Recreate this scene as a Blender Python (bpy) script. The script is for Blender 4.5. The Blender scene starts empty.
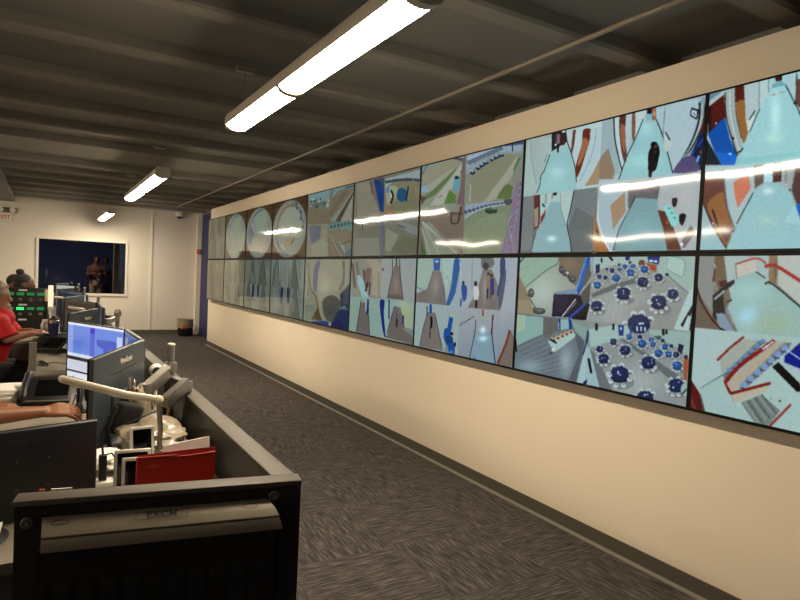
import bpy, bmesh, math, random
import numpy as np
from mathutils import Vector, Matrix, noise
random.seed(7); rng = np.random.default_rng(5)
COL = bpy.context.scene.collection
PI = math.pi

# ------------------------------------------------------------------ materials
def lin(c):
    return tuple(((x/12.92) if x <= .04045 else ((x+.055)/1.055)**2.4) for x in c)
def mat(name, rgb, rough=.6, metal=0., spec=.5, noise_amt=0., noise_scale=40., bump=0., bump_scale=200., emit=None, strength=0., coat=0.):
    m = bpy.data.materials.new(name); m.use_nodes = True
    nt = m.node_tree; b = nt.nodes['Principled BSDF']
    c = (*lin(rgb), 1)
    b.inputs['Base Color'].default_value = c
    b.inputs['Roughness'].default_value = rough; b.inputs['Metallic'].default_value = metal
    b.inputs['Specular IOR Level'].default_value = spec
    b.inputs['Coat Weight'].default_value = coat
    if emit:
        b.inputs['Emission Color'].default_value = (*emit, 1); b.inputs['Emission Strength'].default_value = strength
    tc = nt.nodes.new('ShaderNodeTexCoord')
    if noise_amt:
        n = nt.nodes.new('ShaderNodeTexNoise'); n.inputs['Scale'].default_value = noise_scale; n.inputs['Detail'].default_value = 4
        nt.links.new(tc.outputs['Object'], n.inputs['Vector'])
        r = nt.nodes.new('ShaderNodeMapRange'); r.inputs['To Min'].default_value = 1-noise_amt; r.inputs['To Max'].default_value = 1+noise_amt
        nt.links.new(n.outputs['Fac'], r.inputs['Value'])
        mx = nt.nodes.new('ShaderNodeVectorMath'); mx.operation = 'SCALE'; mx.inputs[0].default_value = c[:3]
        nt.links.new(r.outputs['Result'], mx.inputs['Scale']); nt.links.new(mx.outputs['Vector'], b.inputs['Base Color'])
    if bump:
        n = nt.nodes.new('ShaderNodeTexNoise'); n.inputs['Scale'].default_value = bump_scale; n.inputs['Detail'].default_value = 3
        nt.links.new(tc.outputs['Object'], n.inputs['Vector'])
        bp = nt.nodes.new('ShaderNodeBump'); bp.inputs['Strength'].default_value = bump; bp.inputs['Distance'].default_value = .01
        nt.links.new(n.outputs['Fac'], bp.inputs['Height']); nt.links.new(bp.outputs['Normal'], b.inputs['Normal'])
    return m

M = {}
M['wall'] = mat('cream_wall_paint', (.91,.85,.76), .62, noise_amt=.02, noise_scale=1.5, bump=.08, bump_scale=120)
M['farwall'] = mat('far_wall_paint', (.86,.83,.78), .6, noise_amt=.02, noise_scale=1.2)
M['blue'] = mat('navy_wall_paint', (.16,.19,.38), .6)
M['darkblue'] = mat('dark_blue_wall_paint', (.30,.34,.56), .7)
M['rubber'] = mat('rubber_cove_base', (.33,.31,.27), .55)
M['strip'] = mat('carpet_edge_strip', (.55,.53,.47), .45, metal=.3)
M['deck'] = mat('shade_tone_ceiling_deck', (.46,.45,.425), .9, noise_amt=.12, noise_scale=2)  # same paint as the beams, darkened to carry the shade between them
M['beam'] = mat('lit_tone_ceiling_beam', (.50,.48,.44), .8, noise_amt=.06, noise_scale=3)  # lighter tone of the deck's paint, puts the light on the beams into colour
M['conduit'] = mat('galvanised_conduit', (.52,.48,.42), .5, metal=.2)
M['housing'] = mat('light_fixture_housing', (.80,.76,.70), .5)
M['diffuser'] = mat('light_fixture_diffuser', (.9,.9,.85), .5, emit=(1,.845,.63), strength=92.)
M['band'] = mat('dark_joint_band', (.05,.035,.02), 1., spec=0.)
M['wire'] = mat('steel_wire', (.6,.58,.54), .4, metal=.6)
M['blackpl'] = mat('black_plastic', (.085,.08,.075), .45, noise_amt=.05)
M['matblack'] = mat('matte_black', (.05,.048,.045), .6)
M['bezel'] = mat('display_bezel', (.02,.02,.02), .6, spec=.2)
M['slate'] = mat('slate_grey_plastic', (.20,.225,.245), .42, bump=.03, bump_scale=500)
M['charcoal'] = mat('charcoal_plastic', (.14,.14,.15), .4, bump=.03, bump_scale=500)
M['logo'] = mat('silver_lettering', (.82,.80,.74), .35, metal=.2)
M['darklogo'] = mat('dark_lettering', (.26,.255,.25), .4)
M['alu'] = mat('brushed_aluminium', (.54,.52,.49), .35, metal=.55, noise_amt=.05, noise_scale=60)
M['chrome'] = mat('polished_steel', (.80,.79,.77), .18, metal=.9)
M['bronze'] = mat('bronze_grey_metal_cap', (.32,.295,.26), .62, metal=.1, noise_amt=.06, noise_scale=30)
M['hood'] = mat('brown_grey_metal_hood', (.54,.50,.43), .45, metal=.35, noise_amt=.05, noise_scale=25)
M['dkmetal'] = mat('dark_coated_metal', (.19,.17,.14), .38, metal=.3, noise_amt=.05)
M['dkbrown'] = mat('dark_brown_coated_metal', (.075,.068,.058), .4, metal=0., spec=.3, noise_amt=.05)
M['vent'] = mat('black_vent_panel', (.04,.035,.025), .6)
M['slot'] = mat('vent_slot', (.13,.12,.095), .5)
M['desk'] = mat('warm_grey_laminate', (.54,.505,.45), .5, noise_amt=.05, noise_scale=12)
M['deskside'] = mat('grey_laminate_edge', (.36,.33,.29), .5)
M['coverwhite'] = mat('grey_white_arm_cover', (.60,.58,.54), .4)
M['white'] = mat('white_plastic', (.88,.86,.82), .4)
M['cream'] = mat('cream_enamel', (.87,.82,.72), .35)
M['paper'] = mat('white_paper', (.90,.88,.84), .8)
M['red'] = mat('red_folder_card', (.70,.15,.08), .42, noise_amt=.05)
M['redlight'] = mat('red_folder_edge', (.74,.20,.14), .4)
M['emboss'] = mat('embossed_mark', (.72,.33,.27), .35)
M['glassblack'] = mat('black_glass', (.03,.03,.035), .12)
M['skinA'] = mat('brown_skin', (.50,.31,.19), .5, noise_amt=.06)
M['skinB'] = mat('light_brown_skin', (.66,.46,.36), .5, noise_amt=.06)
M['skinC'] = mat('deep_brown_skin', (.30,.19,.14), .5, noise_amt=.06)
M['redcloth'] = mat('red_cotton', (.74,.09,.10), .85, noise_amt=.12, noise_scale=9, bump=.3, bump_scale=12)
M['blackcloth'] = mat('black_cloth', (.09,.085,.085), .9, bump=.3, bump_scale=25)
M['browncloth'] = mat('brown_cloth', (.42,.26,.20), .9)
M['tan'] = mat('tan_cotton', (.80,.71,.54), .9)
M['navycloth'] = mat('navy_cloth', (.12,.14,.24), .9)
M['greyhair'] = mat('grey_brown_curly_hair', (.58,.52,.45), .8, noise_amt=.3, noise_scale=50, bump=1, bump_scale=60)
M['blackhair'] = mat('black_hair', (.10,.07,.06), .8, noise_amt=.3, noise_scale=60, bump=1, bump_scale=80)
M['eye'] = mat('eye_dark', (.05,.04,.04), .2)
M['lip'] = mat('lips', (.45,.22,.18), .5)
M['navymetal'] = mat('navy_enamel', (.13,.16,.28), .35, metal=.2)
M['green'] = mat('green_lit_key', (.05,.35,.15), .4, emit=(.01,.30,.09), strength=.55)
M['greenhi'] = mat('bright_green_lit_key', (.1,.8,.4), .4, emit=(.02,.9,.22), strength=1.0)
M['knob'] = mat('grey_knob', (.35,.32,.30), .5)
M['yellow'] = mat('yellow_cable', (.80,.68,.25), .5)
M['orange'] = mat('orange_paper', (.80,.42,.18), .7)
M['firered'] = mat('fire_alarm_red', (.75,.15,.10), .4)
M['mesh'] = mat('black_chair_fabric', (.12,.11,.10), .8, bump=.3, bump_scale=300)
M['tubelamp'] = mat('lit_lamp_tube', (.9,.9,.8), .4, emit=(.85,.80,.55), strength=.75)

def plastic_bag():
    m = mat('translucent_white_plastic', (.54,.50,.43), .3, bump=.5, bump_scale=14)
    b = m.node_tree.nodes['Principled BSDF']; b.inputs['Subsurface Weight'].default_value = .15
    return m
M['bag'] = plastic_bag()

def carpet():
    m = bpy.data.materials.new('carpet_tiles_quarter_turned'); m.use_nodes = True
    nt = m.node_tree; N = nt.nodes; L = nt.links; b = N['Principled BSDF']
    b.inputs['Roughness'].default_value = .95; b.inputs['Specular IOR Level'].default_value = .15
    tc = N.new('ShaderNodeTexCoord')
    def streak(sc, seed, detail=3):
        mp = N.new('ShaderNodeMapping'); mp.inputs['Scale'].default_value = sc; mp.inputs['Location'].default_value = (seed, seed*2, 0)
        L.new(tc.outputs['Object'], mp.inputs['Vector'])
        n = N.new('ShaderNodeTexNoise'); n.inputs['Scale'].default_value = 1; n.inputs['Detail'].default_value = detail; n.inputs['Roughness'].default_value = .7
        L.new(mp.outputs['Vector'], n.inputs['Vector']); return n.outputs['Fac']
    a = streak((7, 110, 1), 3.1); c = streak((110, 7, 1), 7.7)
    ck = N.new('ShaderNodeTexChecker'); ck.inputs['Scale'].default_value = 1/.61
    mp = N.new('ShaderNodeMapping'); mp.inputs['Location'].default_value = (.13, .21, .305)
    L.new(tc.outputs['Object'], mp.inputs['Vector']); L.new(mp.outputs['Vector'], ck.inputs['Vector'])
    ck.inputs['Color1'].default_value = (1,1,1,1); ck.inputs['Color2'].default_value = (0,0,0,1)
    mx = N.new('ShaderNodeMix'); mx.data_type = 'FLOAT'
    L.new(ck.outputs['Color'], mx.inputs['Factor']); L.new(a, mx.inputs['A']); L.new(c, mx.inputs['B'])
    fine = streak((420, 420, 1), 1.3, 2)
    ad = N.new('ShaderNodeMath'); ad.operation = 'MULTIPLY_ADD'; ad.inputs[1].default_value = .35
    L.new(fine, ad.inputs[0]); L.new(mx.outputs['Result'], ad.inputs[2])
    cr = N.new('ShaderNodeValToRGB'); e = cr.color_ramp.elements
    e[0].position = .50; e[0].color = (*lin((.165,.157,.15)), 1)
    e[1].position = .86; e[1].color = (*lin((.45,.42,.40)), 1)
    x = e.new(.68); x.color = (*lin((.27,.25,.24)), 1)
    L.new(ad.outputs[0], cr.inputs['Fac']); L.new(cr.outputs['Color'], b.inputs['Base Color'])
    bp = N.new('ShaderNodeBump'); bp.inputs['Strength'].default_value = .5; bp.inputs['Distance'].default_value = .004
    L.new(ad.outputs[0], bp.inputs['Height']); L.new(bp.outputs['Normal'], b.inputs['Normal'])
    return m
M['carpet'] = carpet()

def glass():
    m = bpy.data.materials.new('window_glass'); m.use_nodes = True
    nt = m.node_tree; N = nt.nodes; L = nt.links
    for n in list(N):
        if n.type == 'BSDF_PRINCIPLED': N.remove(n)
    out = [n for n in N if n.type == 'OUTPUT_MATERIAL'][0]
    fr = N.new('ShaderNodeFresnel'); fr.inputs['IOR'].default_value = 1.55
    ma = N.new('ShaderNodeMath'); ma.operation = 'MULTIPLY'; ma.inputs[1].default_value = 1.1
    t = N.new('ShaderNodeBsdfTransparent'); t.inputs['Color'].default_value = (.80,.82,.85,1)
    g = N.new('ShaderNodeBsdfGlossy'); g.inputs['Roughness'].default_value = .02
    mx = N.new('ShaderNodeMixShader'); L.new(fr.outputs[0], ma.inputs[0]); L.new(ma.outputs[0], mx.inputs[0])
    L.new(t.outputs[0], mx.inputs[1]); L.new(g.outputs[0], mx.inputs[2]); L.new(mx.outputs[0], out.inputs['Surface'])
    return m
M['glass'] = glass()

def screen_mat(name, strength, wav=.10):
    m = bpy.data.materials.new(name); m.use_nodes = True
    nt = m.node_tree; N = nt.nodes; L = nt.links; b = N['Principled BSDF']
    b.inputs['Base Color'].default_value = (.012,.012,.013,1); b.inputs['Roughness'].default_value = .055
    b.inputs['Specular IOR Level'].default_value = .30
    at = N.new('ShaderNodeAttribute'); at.attribute_name = 'picture'
    L.new(at.outputs['Color'], b.inputs['Emission Color']); b.inputs['Emission Strength'].default_value = strength
    if wav:
        tc = N.new('ShaderNodeTexCoord'); n = N.new('ShaderNodeTexNoise'); n.inputs['Scale'].default_value = 1.9; n.inputs['Detail'].default_value = 1
        L.new(tc.outputs['Object'], n.inputs['Vector'])
        bp = N.new('ShaderNodeBump'); bp.inputs['Strength'].default_value = wav; bp.inputs['Distance'].default_value = .1
        L.new(n.outputs['Fac'], bp.inputs['Height']); L.new(bp.outputs['Normal'], b.inputs['Normal'])
    return m
M['feed'] = screen_mat('camera_feed_screen', .84, .03)
M['pcscreen'] = screen_mat('lit_monitor_screen', 1.0, 0)

# ------------------------------------------------------------------ mesh helpers
KEEP = []
class MB:
    def __init__(s): s.bm = bmesh.new(); KEEP.append(s.bm)
    def box(s, c, d, R=None, bev=0., seg=2, mi=0):
        r = bmesh.ops.create_cube(s.bm, size=1); v = r['verts']
        for x in v: x.co = Vector((x.co.x*d[0], x.co.y*d[1], x.co.z*d[2]))
        if bev:
            ed = list({e for x in v for e in x.link_edges})
            rr = bmesh.ops.bevel(s.bm, geom=ed, offset=bev, segments=seg, affect='EDGES', profile=.5)
            v = list({x for f in rr['faces'] for x in f.verts} | {x for x in v if x.is_valid})
        Mx = Matrix.Translation(c) @ ((R.to_4x4() if R else Matrix()))
        for x in v: x.co = Mx @ x.co
        if mi:
            for f in {f for x in v for f in x.link_faces}: f.material_index = mi
        return s
    def span(s, a, b, bev=0.):
        c = [(p+q)/2 for p, q in zip(a, b)]; d = [abs(p-q) for p, q in zip(a, b)]
        return s.box(c, d, None, bev)
    def tube(s, pts, rad, seg=12, cap='flat', sq=None):
        """swept round tube; rad number or list; cap 'round' adds rounded ends"""
        pts = [Vector(p) for p in pts]; n = len(pts)
        rad = [rad]*n if not hasattr(rad, '__len__') else list(rad)
        if cap == 'round':
            d0 = (pts[0]-pts[1]).normalized(); d1 = (pts[-1]-pts[-2]).normalized()
            pre = [(pts[0]+d0*rad[0]*math.sin(a), rad[0]*math.cos(a)) for a in (1.35, .9, .45)]
            post = [(pts[-1]+d1*rad[-1]*math.sin(a), rad[-1]*math.cos(a)) for a in (.45, .9, 1.35)]
            pts = [p for p, _ in pre]+pts+[p for p, _ in post]; rad = [r for _, r in pre]+rad+[r for _, r in post]; n = len(pts)
        rings = []; up = None
        for i in range(n):
            t = (pts[min(i+1, n-1)]-pts[max(i-1, 0)]).normalized()
            if up is None: up = Vector((0,0,1)) if abs(t.z) < .9 else Vector((1,0,0))
            a = t.cross(up)
            if a.length < 1e-4: a = t.cross(Vector((0,1,0)))
            a.normalize(); b = a.cross(t).normalized(); up = b
            q = sq or (1, 1)
            rings.append([s.bm.verts.new(pts[i]+(a*math.cos(k*2*PI/seg)*q[0]+b*math.sin(k*2*PI/seg)*q[1])*rad[i]) for k in range(seg)])
        for i in range(n-1):
            for k in range(seg):
                s.bm.faces.new((rings[i][k], rings[i][(k+1)%seg], rings[i+1][(k+1)%seg], rings[i+1][k]))
        s.bm.faces.new(rings[0][::-1]); s.bm.faces.new(rings[-1])
        return s
    def ball(s, c, r, seg=20, R=None):
        if not hasattr(r, '__len__'): r = (r,)*3
        rr = bmesh.ops.create_uvsphere(s.bm, u_segments=seg, v_segments=max(8, seg//2+2), radius=1)
        for v in rr['verts']:
            p = Vector((v.co.x*r[0], v.co.y*r[1], v.co.z*r[2]))
            v.co = (R @ p if R else p)+Vector(c)
        return s
    def prism(s, prof, axis, a, b):
        """closed outline of 2-D points extruded along axis ('x','y','z') between a and b"""
        def P(u, v, w): return {'x': (w, u, v), 'y': (u, w, v), 'z': (u, v, w)}[axis]
        A = [s.bm.verts.new(P(u, v, a)) for u, v in prof]; B = [s.bm.verts.new(P(u, v, b)) for u, v in prof]
        n = len(prof)
        for i in range(n): s.bm.faces.new((A[i], A[(i+1)%n], B[(i+1)%n], B[i]))
        s.bm.faces.new(A[::-1]); s.bm.faces.new(B)
        return s
    def lathe(s, prof, c=(0,0,0), seg=28, R=None):
        rings = []
        for r, z in prof:
            ring = []
            for k in range(seg):
                p = Vector((max(r, 1e-4)*math.cos(2*PI*k/seg), max(r, 1e-4)*math.sin(2*PI*k/seg), z))
                ring.append(s.bm.verts.new((R @ p if R else p)+Vector(c)))
            rings.append(ring)
        for i in range(len(rings)-1):
            for k in range(seg): s.bm.faces.new((rings[i][k], rings[i][(k+1)%seg], rings[i+1][(k+1)%seg], rings[i+1][k]))
        s.bm.faces.new(rings[0][::-1]); s.bm.faces.new(rings[-1])
        return s
    def floor_at(s, z):
        for v in s.bm.verts: v.co.z = max(v.co.z, z)
        return s
    def xf(s, Mx):
        for v in s.bm.verts: v.co = Mx @ v.co
        return s
    def build(s, name, m, parent=None, smooth=True, world=False, mods=None):
        bmesh.ops.recalc_face_normals(s.bm, faces=s.bm.faces[:])
        if world and parent is not None:
            r = parent
            while r.parent: r = r.parent
            s.xf(r.matrix_basis.inverted())
        me = bpy.data.meshes.new(name); s.bm.to_mesh(me); s.bm.clear()
        for mm in (m if isinstance(m, (list, tuple)) else [m]): me.materials.append(M[mm])
        o = bpy.data.objects.new(name, me); COL.objects.link(o)
        if parent is not None: o.parent = parent
        if smooth:
            me.polygons.foreach_set('use_smooth', [True]*len(me.polygons))
            me.set_sharp_from_angle(angle=math.radians(38))
        return o
def tag(o, label=None, cat=None, group=None, kind=None):
    if label: o['label'] = label
    if cat: o['category'] = cat
    if group: o['group'] = group
    if kind: o['kind'] = kind
    return o
def thing(name, label, cat, loc=(0,0,0), rz=0, group=None):
    o = bpy.data.objects.new(name, None); COL.objects.link(o); o.empty_display_size = .05
    o.matrix_basis = Matrix.Translation(loc) @ Matrix.Rotation(rz, 4, 'Z')
    return tag(o, label, cat, group)
def copy_tree(o, parent=None):
    c = o.copy(); COL.objects.link(c)
    if parent is not None: c.parent = parent
    for ch in list(o.children): copy_tree(ch, c)
    return c
def place(o, loc, rz=0): o.matrix_basis = Matrix.Translation(loc) @ Matrix.Rotation(rz, 4, 'Z')
def struct(name, mb, m, parent=None):
    o = mb.build(name, m, parent, smooth=False); o['kind'] = 'structure'; return o
def text_mesh(name, txt, size, m, parent, Mx, ext=.0006, font_shear=0.):
    cu = bpy.data.curves.new(name+'_font', 'FONT'); cu.body = txt; cu.size = size; cu.extrude = ext
    cu.align_x = 'CENTER'; cu.align_y = 'CENTER'; cu.shear = font_shear; cu.offset = size*.012
    t = bpy.data.objects.new('tmp', cu); COL.objects.link(t)
    bpy.context.view_layer.update()
    me = bpy.data.meshes.new_from_object(t.evaluated_get(bpy.context.evaluated_depsgraph_get()))
    bpy.data.objects.remove(t); bpy.data.curves.remove(cu)
    me.transform(Mx); me.materials.clear(); me.materials.append(M[m]); me.name = name
    o = bpy.data.objects.new(name, me); COL.objects.link(o); o.parent = parent
    return o
def RX(a): return Matrix.Rotation(a, 3, 'X')
def RY(a): return Matrix.Rotation(a, 3, 'Y')
def RZ(a): return Matrix.Rotation(a, 3, 'Z')

# ------------------------------------------------------------------ the room
XW, XO, YF, YE = 2.80, 3.06, 14.22, 12.15     # video wall face, outer wall, far wall, end of video wall
ZC = 2.73                                      # underside of the beams
X0, YB = -5.0, -3.5
struct('floor', MB().span((X0-.1, YB-.1, -.1), (XO+.1, YF+6.6, 0)), 'carpet')
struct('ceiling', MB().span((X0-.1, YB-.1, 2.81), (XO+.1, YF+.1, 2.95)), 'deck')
struct('wall_left', MB().span((X0-.1, YB, 0), (X0, YF, 2.81)), 'farwall')
struct('wall_back', MB().span((X0, YB-.1, 0), (XO, YB, 2.81)), 'darkblue')
struct('wall_right', MB().span((XO, YB, 0), (XO+.1, YF, 2.70)), 'blue')
struct('wall_right_upper', MB().span((XO, YB, 2.70), (XO+.1, YF, 2.81)), 'deck')  # dark tone painted in for the shaded gap above the furring
struct('wall_right_furring', MB().span((XW, YB, 0), (XO-.01, YE, 2.674)), 'wall')
# far wall with the window opening
WX0, WX1, WZ0, WZ1 = -.105, 1.50, .875, 1.965
fw = MB()
fw.span((X0, YF, 0), (WX0, YF+.12, 2.81)); fw.span((WX1, YF, 0), (XO, YF+.12, 2.81))
fw.span((WX0, YF, 0), (WX1, YF+.12, WZ0)); fw.span((WX0, YF, WZ1), (WX1, YF+.12, 2.81))
struct('wall_far', fw, 'farwall')
struct('trim_1', MB().span((2.00, YF-.02, .10), (2.04, YF, 2.73)), 'white')     # panel joint strip
struct('trim_2', MB().span((2.965, YF-.14, 0), (XO, YF, 2.75)), 'farwall')          # white corner column
w = bpy.data.objects.new('window_1', None); COL.objects.link(w); w.location = (.7, YF, WZ0); w['kind'] = 'structure'
f = MB(); t = .045
for a, b in (((WX0-t, 0, WZ0-t), (WX0, 0, WZ1+t)), ((WX1, 0, WZ0-t), (WX1+t, 0, WZ1+t)), ((WX0, 0, WZ0-t), (WX1, 0, WZ0)), ((WX0, 0, WZ1), (WX1, 0, WZ1+t))):
    f.span((a[0], YF-.03, a[2]), (b[0], YF+.10, b[2]))
f.build('window_frame', 'white', w, smooth=False, world=True)
MB().span((WX0, YF+.05, WZ0), (WX1, YF+.056, WZ1)).build('pane', 'glass', w, smooth=False, world=True)
struct('baseboard_right', MB().span((XW-.008, YB, 0), (XW, YE, .089)), 'rubber')
struct('baseboard_right_end', MB().span((XW-.008, YE, 0), (XO-.01, YE+.008, .089)), 'rubber')
struct('trim_3', MB().prism([(XW-.008, 0), (XW-.03, 0), (XW-.028, .006), (XW-.008, .012)], 'y', YB, YE), 'strip')
struct('baseboard_far', MB().span((X0, YF-.008, 0), (2.965, YF, .10)), 'rubber')
struct('baseboard_blue', MB().span((XO-.006, YE+.01, 0), (XO, YF-.14, .06)), 'blue')
# beams across the ceiling
BY = [-2.7,-1.85,-1.0,-.15,.7,1.5,2.25,3.05,3.88,4.74,5.62,6.45,8.78,9.6,10.45,11.3,12.15,13.0,13.8]
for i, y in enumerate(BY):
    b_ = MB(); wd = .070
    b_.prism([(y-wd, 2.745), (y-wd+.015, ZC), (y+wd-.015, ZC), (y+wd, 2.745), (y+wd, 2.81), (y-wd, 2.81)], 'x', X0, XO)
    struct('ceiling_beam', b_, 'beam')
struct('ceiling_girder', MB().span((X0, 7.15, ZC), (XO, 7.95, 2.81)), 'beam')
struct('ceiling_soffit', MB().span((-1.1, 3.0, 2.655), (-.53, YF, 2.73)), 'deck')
# the room beyond the far window
struct('wall_beyond_back', MB().span((-3, 23.9, 0), (4, 24.0, 2.9)), 'darkblue')
struct('wall_beyond_left', MB().span((-3.1, YF+.12, 0), (-3, 24.0, 2.9)), 'darkblue')
struct('wall_beyond_right', MB().span((4, YF+.12, 0), (4.1, 24.0, 2.9)), 'darkblue')
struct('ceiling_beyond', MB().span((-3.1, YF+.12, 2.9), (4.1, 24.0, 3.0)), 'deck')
cb = MB().span((1.76, 19.6, .0), (1.92, 19.75, 2.15)); struct('trim_4', cb, 'cream')

t = thing('added_fill_lamp', 'added round lamp brightening the dim room beyond the far window', 'ceiling light', (.4, 20.6, 2.83))  # added light source to lift the interior seen through the window
MB().lathe([(.22,0),(.22,.07)]).build('base', 'housing', t); MB().ball((0,0,0), (.21,.21,.05)).build('diffuser', 'diffuser', t)
# long conduit under the ceiling
cd = MB().tube([(2.262, -3.4, 2.712), (2.262, 12.6, 2.712)], .013, 10)
for y in (.7, 3.88, 6.45, 9.6, 12.15): cd.box((2.262, y, 2.722), (.05, .03, .016))
tag(cd.build('conduit', 'conduit'), 'long straight metal conduit running under the dark ceiling beams', 'conduit')

# ------------------------------------------------------------------ hanging lights
def ceiling_light(y0, y1, x, z, label, wires, group):
    L = y1-y0; r = thing('linear_light', label, 'ceiling light', (x, (y0+y1)/2, z), 0, group)
    w_ = .068; h = L/2
    hp = [(-w_, .012), (-w_, .055), (-w_*.8, .082), (w_*.8, .082), (w_, .055), (w_, .012)]
    MB().prism(hp, 'y', -h, h).build('housing', 'housing', r)
    dp = [(w_*.98*math.cos(a), -.030*math.sin(a)+.012) for a in [i*PI/10 for i in range(11)]]
    MB().prism(dp, 'y', -h+.02, h-.02).build('diffuser', 'diffuser', r)
    for s in (-1, 1):
        ep = [(w_*1.03*math.cos(a), -.034*math.sin(a)+.012) for a in [i*PI/10 for i in range(11)]]+[(-w_*1.03, .057), (-w_*.82, .086), (w_*.82, .086), (w_*1.03, .057)]
        MB().prism(ep, 'y', s*(h-.035), s*(h+.006)).build('end_cap', 'housing', r)
    if L > 1:
        jp = [(w_*1.12*math.cos(a), -.046*math.sin(a)+.012) for a in [i*PI/10 for i in range(11)]]
        MB().prism(jp, 'y', .10, .112).build('joint_band', 'band', r)
    for wy in wires:
        MB().tube([(0, wy, .08), (0, wy, 2.73-z)], .0035, 6).build('hanging_wire', 'wire', r)
        MB().box((0, wy, 2.715-z), (.11, .04, .03)).build('ceiling_bracket', 'wire', r)
    return r
G = 'suspended linear lights'
ceiling_light(1.66, 3.86, 1.025, 2.395, 'nearest and largest suspended linear light, above the carpet aisle', (-.85, .93), G)
ceiling_light(6.35, 9.0, .985, 2.395, 'middle suspended linear light of the row down the aisle', (-1.1, 1.24), G)
ceiling_light(11.6, 13.7, .985, 2.395, 'farthest small suspended linear light near the far window', (-.6, .3), G)
for k, (a, b, n) in enumerate(((.8, 3.0, 'nearest'), (5.2, 7.9, 'middle'), (10.4, 12.9, 'farthest'))):
    ceiling_light(a, b, -3.3, 2.395, n+' linear light of the second row over the left side of the room', (-.8, .8), G)

# ------------------------------------------------------------------ camera feeds drawn as colour data
class Cv:
    def __init__(s, nx, ny):
        s.nx, s.ny = nx, ny; s.a = np.full((ny, nx, 3), .6); s.reg = (0, 0, 1, 1)
        yy, xx = np.mgrid[0:ny, 0:nx]; s.U = (xx+.5)/nx; s.V = (yy+.5)/ny
    def feed(s, x0, y0, x1, y1):
        s.reg = (x0, y0, x1, y1); s.u = (s.U-x0)/(x1-x0); s.v = (s.V-y0)/(y1-y0)
        s.m = (s.u >= 0) & (s.u < 1) & (s.v >= 0) & (s.v < 1); return s
    def put(s, k, c, al=1.):
        k = k & s.m
        s.a[k] = s.a[k]*(1-al)+np.array(c)*al
    def bg(s, c1, c2=None):
        c2 = c2 or c1; t = np.clip(s.v, 0, 1)[..., None]
        s.a[s.m] = (np.array(c1)*(1-t)+np.array(c2)*t)[s.m]
    def poly(s, P, c, al=1.):
        k = np.zeros(s.u.shape, bool); n = len(P)
        for i in range(n):
            x1, y1 = P[i]; x2, y2 = P[(i+1)%n]
            if y1 == y2: continue
            cr = ((s.v >= min(y1, y2)) & (s.v < max(y1, y2)))
            xi = x1+(s.v-y1)/(y2-y1)*(x2-x1); k ^= cr & (s.u < xi)
        s.put(k, c, al)
    def ell(s, cx, cy, rx, ry, c, al=1.): s.put(((s.u-cx)/rx)**2+((s.v-cy)/ry)**2 < 1, c, al)
    def glow(s, cx, cy, rx, ry, c, al):
        g = np.exp(-(((s.u-cx)/rx)**2+((s.v-cy)/ry)**2))*al*s.m
        s.a = s.a*(1-g[..., None])+np.array(c)*g[..., None]
    def line(s, P, wd, c, al=1.):
        for (x1, y1), (x2, y2) in zip(P, P[1:]):
            dx, dy = x2-x1, y2-y1; L2 = dx*dx+dy*dy+1e-9
            t = np.clip(((s.u-x1)*dx+(s.v-y1)*dy)/L2, 0, 1)
            s.put(((s.u-x1-t*dx)**2+((s.v-y1-t*dy))**2) < (wd/2)**2, c, al)
    def arc(s, xt, xb, bulge, wd_t, wd_b, c, y0=0., y1=1.):
        """a band whose edges bow sideways (wide-angle lens look of door posts)"""
        t = np.clip((s.v-y0)/(y1-y0), 0, 1)
        x = xt+(xb-xt)*t+bulge*np.sin(t*PI); w_ = wd_t+(wd_b-wd_t)*t
        s.put((s.u > x-w_/2) & (s.u < x+w_/2) & (s.v >= y0) & (s.v < y1), c)
    def person(s, x, y, h, c, c2=None):
        s.ell(x, y-h*.90, h*.075, h*.10, c2 or (.25,.18,.16)); s.ell(x, y-h*.62, h*.14, h*.24, c)
        s.poly([(x-h*.10, y-h*.45), (x+h*.10, y-h*.45), (x+h*.07, y), (x-h*.06, y)], c)
def smooth(a, n):
    for _ in range(n):
        p = np.pad(a, ((1, 1), (1, 1), (0, 0)), 'edge')
        a = (p[:-2, 1:-1]+p[2:, 1:-1]+p[1:-1, :-2]+p[1:-1, 2:]+4*p[1:-1, 1:-1])/8
    return a
def spl(P, n=6, closed=True):
    """smooth a polygon or polyline through its points (Catmull-Rom)"""
    P = [np.array(p, float) for p in P]; m = len(P); out = []
    for i in range(m if closed else m-1):
        g = lambda k: P[k % m] if closed else P[min(max(k, 0), m-1)]
        a, b, c, d = g(i-1), g(i), g(i+1), g(i+2)
        for t in np.arange(n)/n: out.append(tuple(.5*((2*b)+(c-a)*t+(2*a-5*b+4*c-d)*t*t+(3*b-a-3*c+d)*t**3)))
    if not closed: out.append(tuple(P[-1]))
    return out
def homography(q):
    """maps the unit square (u right, v down) onto the corners q = TL, TR, BR, BL"""
    A = []; B = []
    for (u, v), (x, y) in zip(((0,0),(1,0),(1,1),(0,1)), q):
        A += [[u,v,1,0,0,0,-u*x,-v*x],[0,0,0,u,v,1,-u*y,-v*y]]; B += [x, y]
    return np.append(np.linalg.solve(np.array(A, float), np.array(B, float)), 1).reshape(3, 3)
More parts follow.
